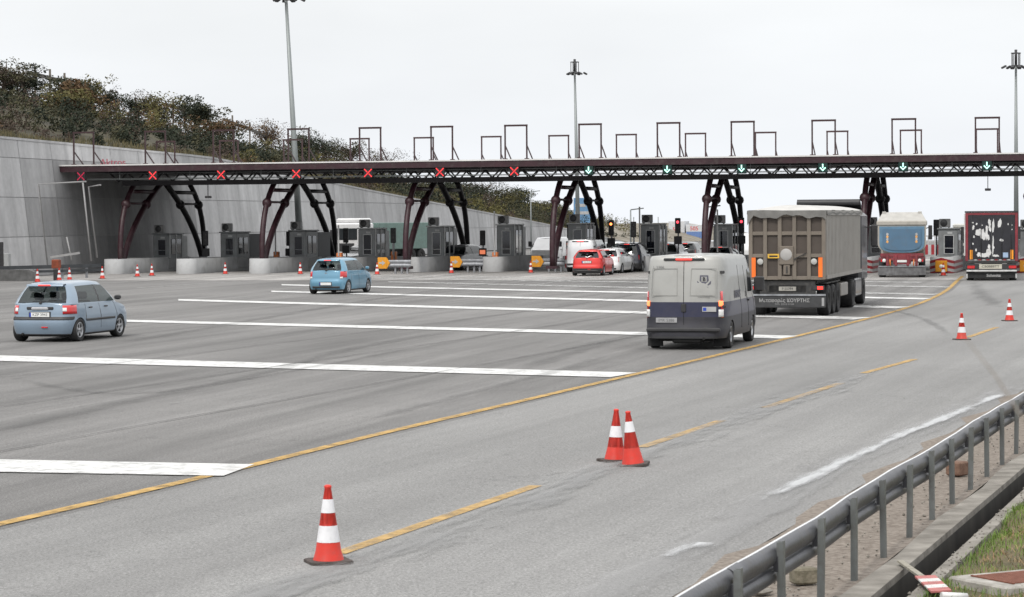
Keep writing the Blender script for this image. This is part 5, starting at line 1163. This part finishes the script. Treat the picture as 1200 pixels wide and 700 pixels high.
V_UP = mat("van_pale_grey", (0.36, 0.36, 0.345), .4, .05, var=.05, scale=1.0, coat=.3, dirt=.22); V_NV = mat("van_navy", (0.020, 0.022, 0.055), .4, .05, var=.1, scale=1.5, coat=.3, dirt=.12); V_BT = mat("van_dark_grey", (0.022, 0.022, 0.03), .5, var=.2, scale=2, dirt=.15)
vr, vc = van("armoured cash van, pale grey above and navy below, driving beside the yellow line", None, 5.6, 2.05, 2.30, V_UP, V_NV, V_BT, 1.16, .80, 856, 408, 14.2, (1, 1, 1), True, "armoured_van")
V_SH = mat("door_panel_grey", (0.28, 0.28, 0.265), .45, .05, var=.06, scale=2, coat=.2, dirt=.25)
for sg in (1, -1):                                                      # pressed rectangles of the rear doors
    x_a, x_b = vc.xy(0, 1.28)[0], vc.xy(0, 1.98)[0]; b = MB(); y0, y1 = (.16, .80) if sg > 0 else (-.80, -.16); w_ = .014
    pts = [(y0, 1.32), (y1, 1.32), (y1 - .03, 1.97), (y0, 1.97)]
    for (a1, z1), (a2, z2) in zip(pts, pts[1:] + pts[:1]): b.bar((vc.xy(0, z1)[0] + .004 * 0 - .003, a1, z1), (vc.xy(0, z2)[0] - .003, a2, z2), w_, w_)
    b.build("pressed_frame", V_SH, vr)
xl = vc.xy(0, 1.75)[0] - .012
lg = MB(); yc, zc = -.50, 1.70
lg.poly([(xl, yc + .10, zc + .11), (xl, yc - .10, zc + .11), (xl, yc - .11, zc - .02), (xl, yc, zc - .13), (xl, yc + .11, zc - .02)], .004, (1, 0, 0))
for sg in (1, -1): lg.poly([(xl, yc + sg * .13, zc - .06), (xl, yc + sg * .17, zc - .02), (xl, yc + sg * .16, zc - .10), (xl, yc + sg * .07, zc - .16), (xl, yc + sg * .07, zc - .13)], .004, (1, 0, 0)); 
lgo = lg.build("shield_emblem", mat("emblem_ink", (.10, .10, .13), .5), vr)
lg = MB(); lg.poly([(xl - .003, yc + .065, zc + .075), (xl - .003, yc - .065, zc + .075), (xl - .003, yc - .065, zc - .045), (xl - .003, yc + .065, zc - .045)], .003, (1, 0, 0)); lg.build("shield_field", V_UP, lgo)
text("B", "emblem_letter", .13, K_INK, lgo, (xl - .006, yc, zc + .012), ROT_REAR, .002, bold=.004)
text("BRINKS", "emblem_name", .065, mat("emblem_ink", (.1, .1, .13), .5), lgo, (xl - .004, yc, zc - .19), ROT_REAR, .002)
text("L 2306", "fleet_number", .10, mat("faint_grey_ink", (.22, .22, .22), .5), vr, (vc.xy(0, 2.0)[0] - .012, .62, 2.0), ROT_REAR, .002)
text("www.brinks.gr", "web_address", .05, mat("faint_grey_ink", (.22, .22, .22), .5), vr, (vc.xy(0, 1.3)[0] - .012, -.5, 1.29), ROT_REAR, .002)
b = MB(); x8 = vc.xy(0, 1.0)[0]; b.box(x8 - .014, x8 - .006, -.80, -.46, .93, 1.05); st = b.build("door_sticker", M_CHW, vr); b = MB(); b.box(x8 - .018, x8 - .0142, -.56, -.48, .95, 1.03); b.build("sticker_mark", K_BLUEP, st)
text("BRINK'S", "side_lettering", .26, V_NV, vr, (-.85, -(2.05 / 2 * .985 + .012), 1.30), ROT_RIGHT, .002, bold=.006)
b = MB(); y_ = -(2.05 / 2 * .955 + .008); b.poly([(.45, y_ - .03, 1.2), (.52, y_ - .03, 1.2), (.58, y_ + .04, 1.95), (.40, y_ + .04, 1.95)], .02, (0, 1, 0)); b.build("security_slot", K_DARK, vr)
V_W = paint("van_white_paint", (0.74, 0.75, 0.77)); V_W2 = paint("van_white_paint_two", (0.70, 0.70, 0.70))
van("white delivery van stopped at the booth ahead of the red hatchback", "white vans in the toll lanes", 4.4, 1.85, 1.95, V_W, V_W, V_W, 1.1, .8, 699.5, 319, 13, (1, 1, 1), wb=2.8, r=.31)
van("white van facing the camera behind the chevron guard rail", "white vans in the toll lanes", 4.6, 1.85, 1.95, V_W2, V_W2, V_W2, 1.1, .8, 634, 312, 200, (1, 1, 1), wb=2.8, anchor=(2.3, 0), r=.31)
van("white van with dark windows left of the grey tipper truck", "white vans in the toll lanes", 4.8, 1.9, 2.0, V_W2, V_W2, V_W2, 1.1, .8, 868, 305, 194, (1, 1, 1), wb=2.9, anchor=(2.4, 0), r=.31)

# ---------------------------------------------------------------- lorries
M_FR = mat("chassis_black", (0.03, 0.03, 0.03), .7, var=.4, scale=4, dirt=.5); M_TIP = mat("tipper_steel", (0.185, 0.158, 0.13), .55, .25, var=.12, scale=.8, dirt=.4, stretch=(1, 1, .4), detail=8)
M_TIPD = mat("tipper_panel", (0.075, 0.06, 0.05), .65, .1, var=.2, scale=1.0, dirt=.3, detail=8); M_RIB = mat("tipper_side_aluminium", (0.27, 0.255, 0.235), .5, .3, var=.08, scale=1, dirt=.25)
M_TARP = mat("grey_tarpaulin", (0.15, 0.147, 0.14), .8, var=.2, scale=2, bump=.6, bscale=4, detail=7); M_TARPT = mat("pale_tarp_top", (0.5, 0.49, 0.47), .8, var=.1, scale=2)
def tripper():
    root = empty("tipper_truck", (0, 0, 0), 0, "dirty grey tipper semi trailer truck beside the armoured van", "truck")
    W = 2.5; L = 10.4; h = W / 2; z0, z1 = 1.22, 3.42
    b = MB(); b.box(.06, L, -h + .05, h - .05, z0, z1 - .02); b.build("tipper_body", M_RIB, root)
    # ribbed sides
    for sg in (1, -1):
        b = MB(); n = 26
        for i in range(n):
            x = .25 + i * (L - .4) / n; b.poly([(x, sg * (h - .052), z0 + .1), (x + .08, sg * h, z0 + .1), (x + .24, sg * h, z0 + .1), (x + .32, sg * (h - .052), z0 + .1)], z1 - z0 - .25, (0, 0, 1))
        b.box(.1, L, sg * (h - .02) - .04, sg * (h - .02) + .04, z0 - .02, z0 + .1); b.box(.1, L, sg * (h - .01) - .05, sg * (h - .01) + .05, z1 - .16, z1 - .02); b.build("ribbed_side", M_RIB, root)
    tg = MB(); tg.box(-.02, .058, -h + .03, h - .03, z0 - .02, z1 - .05); tgo = tg.build("tailgate", M_TIPD, root)
    b = MB()
    for i in range(6): y = -h + .07 + i * (W - .14) / 5; b.bbox(-.10, -.018, y - .065, y + .065, z0 - .03, z1 - .06, .012)
    for z in (z0 + .02, z0 + .74, z0 + 1.46, z1 - .14): b.bbox(-.085, -.016, -h + .03, h - .03, z - .06, z + .06, .01)
    b.build("tailgate_ribs", M_TIP, tgo)
    for sg in (1, -1):
        b = MB(); b.box(-.115, -.102, sg * (h - .17) - .065, sg * (h - .17) + .065, z0 + .05, z0 + .68); b.build("orange_reflector", mat("reflector_orange", (.85, .16, .02), .4, emit=(1, .2, .03), estr=.12), tgo)
        b = MB(); b.lathe([(.0005, -.11), (.09, -.11), (.1, -.1)], 14, Matrix.Translation((0, sg * (h - .38) * 1.0, z0 + .55)) @ Matrix.Rotation(-math.pi / 2, 4, 'Z'), axis='y'); b.build("speed_disc", mat("disc_pale", (.45, .45, .43), .6), tgo)
    b = MB(); b.box(-.118, -.10, .25, .62, z0 + .66, z0 + .80); ws = b.build("yellow_label", mat("label_yellow", (.7, .42, .05), .5), tgo)
    b = MB(); b.box(-.124, -.1185, .30, .57, z0 + .70, z0 + .75); b.build("label_marks", K_INK, ws)
    b = MB(); b.bbox(-.15, -.06, -.22, .25, z0 + .45, z0 + 1.05, .02); b.bbox(-.13, -.06, -.10, .12, z0 + .12, z0 + .45, .02); b.build("grain_hatch", M_TIP, tgo)
    b = MB(); b.lathe([(.0005, -.165), (.17, -.165), (.19, -.15)], 18, Matrix.Translation((0, .02, z0 + .78)) @ Matrix.Rotation(-math.pi / 2, 4, 'Z'), axis='y'); b.build("hatch_disc", mat("disc_grey", (.36, .35, .34), .6), tgo)
    b = MB(); b.bar((-.14, -.22, z0 + .62), (-.12, -.62, z0 + .82), .03); b.bar((-.14, -.0, z0 + .4), (-.15, -.0, z0 + .18), .04); b.build("latch_lever", M_FR, tgo)
    # tarpaulin: sagging sheet over the top with a drooping hem at the back
    b = MB(); rows = []; rnd = random.Random(4)
    ys_ = [-h - .03 + (W + .06) * i / 24 for i in range(25)]
    drop = [(.20 + .05 * math.sin(i * .45) + .03 * math.sin(i * 1.3 + 1) + rnd.uniform(-.015, .015)) for i in range(25)]; drop[-1] += .3; drop[-2] += .15; drop[0] += .1
    rows.append([Vector((-.17, y, z1 - d)) for y, d in zip(ys_, drop)]); rows.append([Vector((-.15 + .03 * math.sin(i * 1.7), y, z1 - d * .5)) for i, (y, d) in enumerate(zip(ys_, drop))]); rows.append([Vector((-.13, y, z1 + .0)) for y in ys_])
    b.grid(rows); b.cur = 1
    xs_ = [-.13 + (L + .2) * i / 20 for i in range(21)]; b.grid([[Vector((x, y, z1 + .0 + .17 * max(0, math.sin(math.pi * (y + h) / W)) ** .7 * min(1, (x + .13) / .8) + .012 * math.sin(x * 2.3 + y * 2))) for y in ys_] for x in xs_]); b.cur = 0
    for sg in (1, -1): b.grid([[Vector((x, sg * (h + .035), z1 + .0)) for x in xs_], [Vector((x, sg * (h + .045), z1 - .13 - .04 * math.sin(x * 3))) for x in xs_]])
    b.build("tarpaulin", [M_TARP, M_TARPT], root)
    b = MB(); b.box(.3, L - .3, -.55, .55, .95, z0); b.box(.0, .12, -h + .35, h - .35, .72, 1.15)
    for sg in (1, -1): b.bar((.05, sg * (h - .42), .5), (.05, sg * (h - .42), 1.15), .12)
    b.box(.1, 3.6, -h + .3, h - .3, 1.05, 1.16); b.build("chassis", M_FR, root)
    b = MB(); b.bbox(-.04, .06, -h + .02, h - .02, .28, .66, .02); bp = b.build("rear_flap", mat("rubber_flap_grey", (.035, .036, .038), .7, var=.3, scale=4), root)
    b = MB(); b.box(-.06, .05, -h + .02, h - .02, .665, .72); b.build("bumper_bar", K_STEEL, root)
    inkw = mat("faded_white_ink", (.27, .27, .27), .6); text("Μεταφορές ΚΟΥΡΤΗΣ", "flap_lettering", .155, inkw, bp, (-.045, .1, .51), ROT_REAR, .002, bold=.004); text("ΤΗΛ. 23210 51234", "flap_lettering", .08, inkw, bp, (-.045, .1, .39), ROT_REAR, .002)
    b = MB(); b.box(-.046, -.042, -h + .06, -h + .14, .34, .6); b.build("flap_reflector", inkw, bp)
    b = MB(); b.bbox(-.02, .02, -.28, .28, .82, .96, .006); npo = b.build("number_plate", mat("dusty_plate", (.33, .32, .29), .6, dirt=.4), root); text("P 55784", "plate_lettering", .11, K_INK, npo, (-.024, 0, .89), ROT_REAR, .001)
    b = MB(); b.box(-.0, .1, -.6, .6, .78, 1.0); b.build("plate_bracket", M_FR, root)
    for sg in (1, -1):
        b = MB(); b.bbox(-.03, .05, sg * (h - .26) - .2, sg * (h - .26) + .2, .84, 1.0, .02); lo = b.build("lamp_box", K_PLA, root); b = MB(); b.box(-.045, -.031, sg * (h - .2) - .1, sg * (h - .2) + .08, .87, .97); b.build("tail_lamp", K_REDON if sg < 0 else K_RED, lo)
        b = MB()
        for x in (1.0, 2.25, 3.5): b.box(x - .55, x + .55, sg * (h - .2) - .17, sg * (h - .2) + .17, 1.04, 1.08)
        b.build("mudguard", M_FR, root)
        b = MB(); b.bbox(4.6, 6.6, min(sg * (h - .35), sg * (h - .05)), max(sg * (h - .35), sg * (h - .05)), .5, .95, .03); b.build("side_locker", M_RIB, root)
    for x in (1.0, 2.25, 3.5):
        for y in (h - .2, -h + .2): wheel(root, x, y, .50, .38, M_FR, 0, rr=.55)
    # tractor unit
    for y in (h - .28, -h + .28): wheel(root, 8.1, y, .50, .52, M_FR, 0, rr=.55)
    for y in (h - .2, -h + .2): wheel(root, 11.7, y, .50, .32, M_FR, 0, rr=.55)
    b = MB(); b.box(7.2, 12.6, -.45, .45, .6, 1.0); b.build("tractor_frame", M_FR, root)
    cb = mat("cab_dark_paint", (.05, .05, .055), .4, coat=.5, var=.2); b = MB(); b.bbox(10.75, 12.9, -h + .03, h - .03, .85, 3.35, .12); b.bbox(8.7, 10.7, -h + .02, -h + .5, .35, 1.0, .05); b.bbox(8.7, 10.7, h - .5, h - .02, .35, 1.0, .05); b.build("cab", cb, root)
    b = MB()
    b.grid([[Vector((10.9, y, 3.62)), Vector((10.85, y * 1.0, 3.7)), Vector((10.9, y * .99, 3.84)), Vector((11.3, y * .97, 3.84)), Vector((11.9, y * .95, 3.62)), Vector((12.4, y * .9, 3.3))] for y in [-1.15 + .23 * i for i in range(11)]]); b.build("roof_deflector", K_PLA, root)
    for sg in (1, -1):
        b = MB(); b.bbox(12.5, 12.7, sg * 1.5 - .12, sg * 1.5 + .12, 2.1, 2.9, .03); b.bar((12.6, sg * 1.2, 2.8), (12.6, sg * 1.5, 2.85), .04); b.build("wing_mirror", K_PLA, root)
    place(root, 972, 369.6, (1.0, -h + .02), 14.2); return root
tripper()

def blue_truck():
    root = empty("hopper_truck", (0, 0, 0), 0, "truck with a cream hopper body, blue rounded tailgate and red rear frame", "truck"); h = 1.25
    cream = mat("cream_hopper", (.38, .36, .32), .55, var=.1, scale=1, dirt=.35); blue = mat("blue_tailgate", (.075, .15, .235), .55, var=.08, scale=1.2, dirt=.25); bl2 = mat("blue_tailgate_rim", (.10, .20, .30), .5, dirt=.2)
    # half round body cross-section
    def sec(z_top, ww, zb): return [(-ww, z_top)] + [(-ww * math.cos(a) ** .6 if math.cos(a) > 0 else ww * abs(math.cos(a)) ** .6, z_top - .95 - (z_top - .95 - zb) * math.sin(a) ** .9) for a in [math.pi * i / 16 for i in range(17)]] + [(ww, z_top)]
    pr = sec(2.75, 1.25, 1.28); b = MB(); b.grid([[Vector((x, y, z)) for y, z in pr] for x in (0, 7.2)]); b.poly([(0, y, z) for y, z in pr]); b.poly([(7.2, y, z) for y, z in pr]); b.build("hopper_body", cream, root)
    b = MB(); b.bbox(-.06, 7.3, -1.31, 1.31, 2.72, 2.98, .05); b.build("top_rail", cream, root)
    b = MB(); b.poly([(-.0, -1.25, 2.98), (-.0, 1.25, 2.98), (.9, 1.0, 3.42), (.9, -1.0, 3.42)], None); b.poly([(.9, -1.0, 3.42), (.9, 1.0, 3.42), (7.0, 1.0, 3.42), (7.0, -1.0, 3.42)], None); b.poly([(0, -1.25, 2.98), (.9, -1, 3.42), (7, -1, 3.42), (7.2, -1.25, 2.98)], None); b.poly([(0, 1.25, 2.98), (.9, 1, 3.42), (7, 1, 3.42), (7.2, 1.25, 2.98)], None)
    for sg in (1, -1): b.bbox(.75, 1.0, sg * .93 - .1, sg * .93 + .1, 3.3, 3.46, .02)
    b.build("sheet_cover", mat("pale_sheet", (.40, .39, .365), .8, var=.1), root)
    def scaled(k, dz=0): return [(y * k, 1.28 + (z - 1.28) * k + dz) for y, z in pr]
    b = MB(); P0 = scaled(.93, .03); b.poly([(-.02, y, z) for y, z in P0], .05, (-1, 0, 0)); tg = b.build("tailgate", bl2, root)
    b = MB(); P1 = [(y * .8, 1.42 + (z - 1.28) * .76) for y, z in pr]; b.poly([(-.075, y, z) for y, z in P1], .05, (-1, 0, 0)); b.build("raised_panel", blue, tg)
    for sg in (1, -1):
        b = MB()
        for i in range(4): b.cur = i % 2; b.poly([(-.13, sg * .78, 2.35 - i * .13), (-.13, sg * .68, 2.30 - i * .13), (-.13, sg * .72, 2.19 - i * .13), (-.13, sg * .82, 2.24 - i * .13)], .01, (1, 0, 0))
        b.build("hazard_strip", [M_CHW, mat("strip_amber", (.7, .35, .1), .5)], tg)
    redm = mat("red_frame", (.20, .028, .038), .5, var=.25, dirt=.4)
    b = MB(); b.bbox(-.05, .3, -1.12, 1.12, 1.08, 1.27, .02); b.bbox(-.04, .25, -1.2, 1.2, .88, 1.05, .02); b.box(-.05, 6.5, -.45, .45, .7, 1.1)
    for y in (-.75, -.3, .3, .75): b.bbox(-.1, .05, y - .07, y + .07, .62, 1.2, .015)
    b.build("rear_frame", redm, root)
    for sg in (1, -1):
        b = MB(); b.bbox(-.09, .02, sg * .98 - .18, sg * .98 + .18, .78, 1.0, .02); lb = b.build("lamp_box", K_PLA, root); b = MB(); b.lathe([(.0005, -.1), (.08, -.1), (.09, -.09)], 14, Matrix.Translation((0, sg * .92, .9)) @ Matrix.Rotation(-math.pi / 2, 4, 'Z'), axis='y'); b.build("tail_lamp", K_CLEAR, lb); b = MB(); b.box(-.105, -.092, sg * 1.06 - .04, sg * 1.06 + .04, .83, .96); b.build("side_lamp", K_RED, lb)
        b = MB(); b.tube([(-.12, sg * .62, .95), (-.12, sg * .60, .62)], .035, 6); b.build("coupling_hose", K_ORANGE, root)
    b = MB(); b.bbox(-.1, -.06, -.27, .27, .80, .92, .005); b.build("number_plate", K_WPL, root)
    b = MB(); b.bbox(-.02, .08, -1.25, 1.25, .12, .55, .02); b.build("rear_flap", mat("worn_flap", (.13, .13, .135), .6, var=.35, scale=5, dirt=.4), root)
    b = MB(); b.bbox(-.05, .04, -1.22, 1.22, .552, .62, .01); b.build("bumper_bar", K_STEEL, root)
    for x in (1.1, 2.4, 6.6):
        for y in (-1.03, 1.03): wheel(root, x, y, .5, .36, M_FR, 0, rr=.55)
    b = MB(); b.bbox(7.35, 9.3, -1.2, 1.2, .7, 2.95, .1); b.build("cab", cream, root); b = MB()
    for sg in (1, -1): b.bbox(8.6, 8.75, sg * 1.48 - .11, sg * 1.48 + .11, 1.9, 2.7, .03); b.bar((8.7, sg * 1.15, 2.5), (8.7, sg * 1.48, 2.6), .05)
    b.build("wing_mirror", K_PLA, root)
    place(root, 1057, 325.5, (0, 0), 9.5)
blue_truck()

def box_trailer():
    root = empty("box_trailer_truck", (0, 0, 0), 0, "articulated truck with black rear doors blotched by worn white patches", "truck"); h = 1.27; z0, z1 = 1.12, 3.98 - .12
    side = mat("trailer_side", (.5, .5, .5), .6, var=.1, dirt=.3); blk = mat("black_door_film", (.018, .018, .024), .45, var=.3, scale=3); red = mat("red_door_frame", (.20, .025, .035), .5, var=.2, dirt=.3); wht = mat("peeled_white", (.62, .62, .62), .6, var=.15, dirt=.2)
    b = MB(); b.box(.06, 12.5, -h + .02, h - .02, z0, z1); b.build("box_body", side, root)
    b = MB(); b.bbox(-.02, .1, -h, -h + .14, z0, z1, .01); b.bbox(-.02, .1, h - .14, h, z0, z1, .01); b.bbox(-.018, .098, -h + .142, h - .142, z1 - .14, z1, .01); b.build("door_frame", red, root)
    b = MB(); b.box(-.04, .12, -h - .03, h + .03, z1 + .002, z1 + .09); b.box(-.03, .12, -h - .03, -h - .002, z0, z1); b.build("outer_trim", K_PLA, root)
    b = MB(); b.box(-.045, .1, h + .002, h + .06, z0 + .3, z1 - .05); b.build("pale_edge", side, root)
    dr = MB(); dr.bbox(-.03, .04, .012, h - .145, z0 + .10, z1 - .145, .01); d1 = dr.build("rear_door", blk, root); dr = MB(); dr.bbox(-.03, .04, -h + .145, -.012, z0 + .10, z1 - .145, .01); d2 = dr.build("rear_door", blk, root)
    rnd = random.Random(2)
    def blob(par, y, z, ry, rz_, k=14):
        b = MB(); ph = rnd.uniform(0, 6); pts = []
        for i in range(k):
            a = 2 * math.pi * i / k; q = 1 + .22 * math.sin(2 * a + ph) + .16 * math.sin(5 * a + ph * 2) + rnd.uniform(-.08, .08); pts.append((-.034 - .0012 * rnd.random(), y + math.cos(a) * ry * q, z + math.sin(a) * rz_ * q))
        xx = -.0335 - rnd.random() * .004
        b.poly([(xx, p[1], p[2]) for p in pts]); b.build("peeled_patch", wht, par)
    for (y, z, ry, rz_, p) in ((.42, 2.62, .16, .28, 0), (.62, 2.75, .14, .22, 0), (.24, 2.75, .07, .35, 0), (.16, 2.45, .05, .2, 0), (.88, 3.02, .06, .12, 0), (.92, 3.3, .05, .05, 0), (.72, 3.22, .04, .06, 0), (.45, 3.15, .03, .03, 0), (.15, 1.6, .11, .3, 0), (.35, 1.45, .18, .15, 0), (.62, 1.5, .10, .1, 0), (.9, 2.1, .05, .05, 0), (.75, 1.75, .05, .07, 0), (.85, 2.5, .05, .06, 0), (.1, 3.3, .06, .22, 0), (.08, 2.95, .07, .15, 0), (.12, 1.95, .05, .15, 0),
                           (-.4, 3.25, .10, .24, 1), (-.48, 2.3, .08, .09, 1), (-.08, 3.1, .05, .4, 1), (-.07, 2.0, .04, .5, 1), (-.8, 3.2, .03, .05, 1), (-.98, 2.9, .03, .04, 1), (-.2, 1.42, .13, .08, 1), (-.98, 3.15, .03, .03, 1), (-.1, 1.9, .05, .06, 1)):
        blob(d1 if p == 0 else d2, y, z, ry, rz_)
    b = MB()
    for y in (.5, .95, -.5, -.95): b.tube([(-.055, y, z0 + .05), (-.055, y, z1 - .1)], .014, 6)
    b.build("lock_rods", mat("dark_rod", (.05, .05, .055), .4, .5), root)
    b = MB(); b.box(-.042, -.032, -.8, -.55, 1.32, 1.6); b.build("blue_sticker", mat("pale_blue_sticker", (.3, .4, .55), .5), d2)
    for sg in (1, -1): b = MB(); b.box(-.05, -.036, sg * .98 - .07, sg * .98 + .07, 1.22, 1.75); b.build("orange_plate", mat("amber_plate", (.8, .3, .02), .5), root)
    b = MB()
    for i in range(9): b.cur = i % 2; b.box(-.05, -.036, -.9 + i * .2, -.9 + i * .2 + .14, 1.16, 1.22)
    b.build("reflex_tape", [M_CHW, M_CHR], root)
    b = MB(); b.box(0, .12, -h, h, .98, 1.11); b.box(.1, 12, -.5, .5, .8, 1.1); b.build("chassis", M_FR, root)
    b = MB(); b.bbox(-.06, .04, -h + .05, h - .05, .52, .62, .02); b.build("bumper_bar", mat("white_bar", (.55, .55, .55), .5, dirt=.3), root)
    b = MB(); b.bbox(-.04, .06, -h + .06, h - .06, .64, .96, .02); b.build("lamp_panel", K_PLA, root)
    b = MB(); b.bbox(-.07, -.042, -.5, .6, .68, .94, .006); npo = b.build("number_plate", mat("cream_plate", (.5, .48, .4), .5), root); text("CB0888TT", "plate_lettering", .19, K_INK, npo, (-.074, .05, .81), ROT_REAR, .001)
    for sg in (1, -1): b = MB(); b.bbox(-.07, -.042, sg * 1.0 - .19, sg * 1.0 + .17, .70, .86, .01); b.build("tail_lamp", K_RED, root); b = MB(); b.bbox(-.06, .0, sg * (h - .08) - .04, sg * (h - .08) + .04, .14, .40, .01); b.build("flap_end", M_CHW, root)
    b = MB(); b.bbox(.1, .16, -h + .05, h - .05, .14, .50, .02); fl = b.build("rear_flap", K_RUB, root); text("Schmitz", "flap_lettering", .22, M_CHW, fl, (.094, -.1, .30), ROT_REAR, .002, bold=.006)
    for x in (1.5, 2.8, 4.1, 10.5, 13.9):
        for y in (-1.05, 1.05): wheel(root, x, y, .5, .36, M_FR, 0, rr=.55)
    b = MB(); b.bbox(12.9, 15.0, -1.2, 1.2, .8, 3.6, .12); b.build("cab", wht, root)
    for sg in (1, -1): b = MB(); b.bbox(14.4, 14.6, sg * 1.5 - .11, sg * 1.5 + .11, 2.2, 3.0, .03); b.bar((14.5, sg * 1.15, 2.6), (14.5, sg * 1.5, 2.7), .05); b.build("wing_mirror", K_PLA, root)
    place(root, 1162, 329.3, (0, 0), 10.8, (1, 1, .87))
box_trailer()

def cab_lorry(label, px, py, head, cabc, boxc, boxL, zt, name, sc=(1, 1, 1), cab=True, marks=None, anchor=None, boxmat=None, far=None):
    root = empty(name, (0, 0, 0), 0, label, "truck"); cm = paint(name + "_cab_" + str(px), cabc); bm_ = boxmat or mat("box_" + str(px), boxc, .6, var=.1, dirt=.3)
    L0 = boxL
    if cab:
        b = MB(); secs = [(0, -.0, 1.1), (.0, .15, 1.25)]
        b.bbox(boxL + .5, boxL + 2.5, -1.2, 1.2, .55, 3.0, .1); b.bbox(boxL + .6, boxL + 2.2, -1.1, 1.1, 3.0, 3.35, .1); b.build("cab", cm, root)
        b = MB(); b.bbox(boxL + 2.49, boxL + 2.53, -1.08, 1.08, 1.75, 2.6, .02); b.build("windscreen", K_GLASSD, root); b = MB(); b.bbox(boxL + 2.49, boxL + 2.55, -.8, .8, .9, 1.5, .02); b.build("grille", K_PLA, root)
        for sg in (1, -1):
            b = MB(); b.bbox(boxL + 1.5, boxL + 2.35, sg * 1.19 - .02, sg * 1.19 + .02, 1.75, 2.5, .015); b.build("side_window", K_GLASSD, root); b = MB(); b.bbox(boxL + 2.2, boxL + 2.4, sg * 1.4 - .1, sg * 1.4 + .1, 1.7, 2.5, .03); b.build("wing_mirror", K_PLA, root)
            b = MB(); b.bbox(boxL + 2.45, boxL + 2.56, sg * .95 - .17, sg * .95 + .17, .75, .95, .02); b.build("headlamp", K_CLEAR, root); wheel(root, boxL + 1.5, sg * 1.02, .5, .3, M_FR, 0, rr=.55)
    b = MB(); b.bbox(0, boxL, -1.25, 1.25, 1.0, zt, .04); b.build("cargo_box", bm_, root)
    b = MB(); b.box(.2, boxL + .4, -.5, .5, .6, .99); b.build("chassis", M_FR, root)
    for x in (1.2, 2.5):
        for y in (-1.05, 1.05): wheel(root, x, y, .5, .34, M_FR, 0, rr=.55)
    if marks: marks(root)
    place(root, px, py, anchor or (boxL + 2.5, 0), head, sc)
    if far: q = AT(far[0], 290, far[1]); root.location = (q.x, far[1], ground_z(q.x, far[1]))
    return root
cab_lorry("white cabbed lorry behind the booths left of centre", 405, 309, 212, (.7, .7, .7), (.13, .2, .18), 7, 3.0, "white_lorry")
def gm(root):
    b = MB(); b.box(-.02, -.004, .3, .8, 1.75, 1.95); b.box(-.02, -.004, .3, .8, 1.3, 1.4); b.box(-.02, -.004, -.4, .0, 2.0, 2.45); b.build("side_marks", M_CHW, root)
cab_lorry("grey green container trailer behind the booths left of the third arch", 451, 298, 8, (.2, .2, .2), (.15, .22, .19), 6, 2.8, "container_trailer", cab=False, marks=gm, anchor=(0, 0))
cab_lorry("tan and grey boxed trailer behind the third arch's front leg", 477, 298, 8, (.2, .2, .2), (.28, .24, .19), 5, 2.7, "container_trailer", cab=False, anchor=(0, 0))
def rm(root):
    b = MB(); b.box(-.012, -.002, -1.2, 1.2, 1.3, 2.55); b.build("blue_band", mat("band_blue", (.12, .2, .42), .5, var=.2), root)
    t = text("505", "red_number", .85, mat("number_red", (.55, .05, .05), .5), root, (-.012, 0, 3.0), ROT_REAR, .003, bold=.01)
cab_lorry("white trailer with red numerals and a blue band, tall, behind the armoured van", 796, 303.5, 8, (.6, .6, .6), (.55, .56, .58), 10, 4.3, "box_trailer", cab=False, marks=rm, anchor=(0, 0), far=(793, 382))
cab_lorry("white trailer with red numerals and a blue band, lower, left of the fifth arch", 814.5, 303, 8, (.6, .6, .6), (.55, .56, .58), 10, 3.6, "box_trailer", cab=False, marks=rm, anchor=(0, 0), far=(813.5, 380))
cab_lorry("pale lorry beyond the booth between the two right-hand trucks", 1132, 309, 190, (.55, .55, .52), (.4, .4, .4), 7, 3.0, "white_lorry", sc=(.8, .8, .8))
# far barrier with red and white boards between the two right-hand trucks
e = empty("striped_barrier", G(1084, 300), RZ, "low red and white striped barrier seen far between the trucks", "barrier"); b = MB()
for i in range(12): b.cur = i % 2; b.box(i * .25, i * .25 + .248, -.05, .05, .1, .9)
b.build("boards", [M_CHR, M_CHW], e)
e = empty("white_fence", G(1079, 296), RZ, "pale rail fence beyond the striped barrier", "fence"); b = MB()
for z in (.5, .95, 1.4): b.box(0, 4.5, -.03, .03, z, z + .1)
for i in range(8): b.box(i * .6, i * .6 + .09, -.04, -.032, .0, 1.5)
b.build("rails", M_CHW, e)
# tips of distant trees right of the fifth arch, and the fence lines on the far embankment
for i, (px, py, w, lb) in enumerate([(862, 276, 3.4, "small distant tree tip left of the tipper truck"), (868, 273, 3.6, "distant dark tree top touching the tipper truck's edge"), (875, 277, 4, "low distant tree behind the tipper truck's corner")]):
    p = AT(px, py, 430); zg = ground_z(0, 430); e = empty("distant_tree", (p.x, 430, zg), 0, lb, "tree", "distant trees beyond the toll station"); H = p.z - zg; rnd = random.Random(i)
    b = MB(); b.tube([(0, 0, 0), (0, 0, H * .9)], [.12, .04], 6); b.build("trunk", F_BARK, e); b = MB()
    for k in range(5): leaves(b, (0, 0, H * (.35 + .13 * k)), w * (.5 - .08 * k), H * .14, 160, .16, rnd, 5)
    b.v = [(x, y, min(z, H)) for x, y, z in b.v]; b.build("crown", F_DK, e, fix=False)
e = empty("slope_fence", WP(190, 8, 1.6), 0, "thin posts of a fence on the far embankment right of the fourth arch", "fence"); o = Vector(e.location)
b = MB()
for i in range(14): p = WP(170 + i * 8, 10 + .2 * i, 1.7 + 1.7) - o; b = MB(); b.bar(p - Vector((0, 0, 2.0)), p, .12); b.build("post", M_MAST, e)
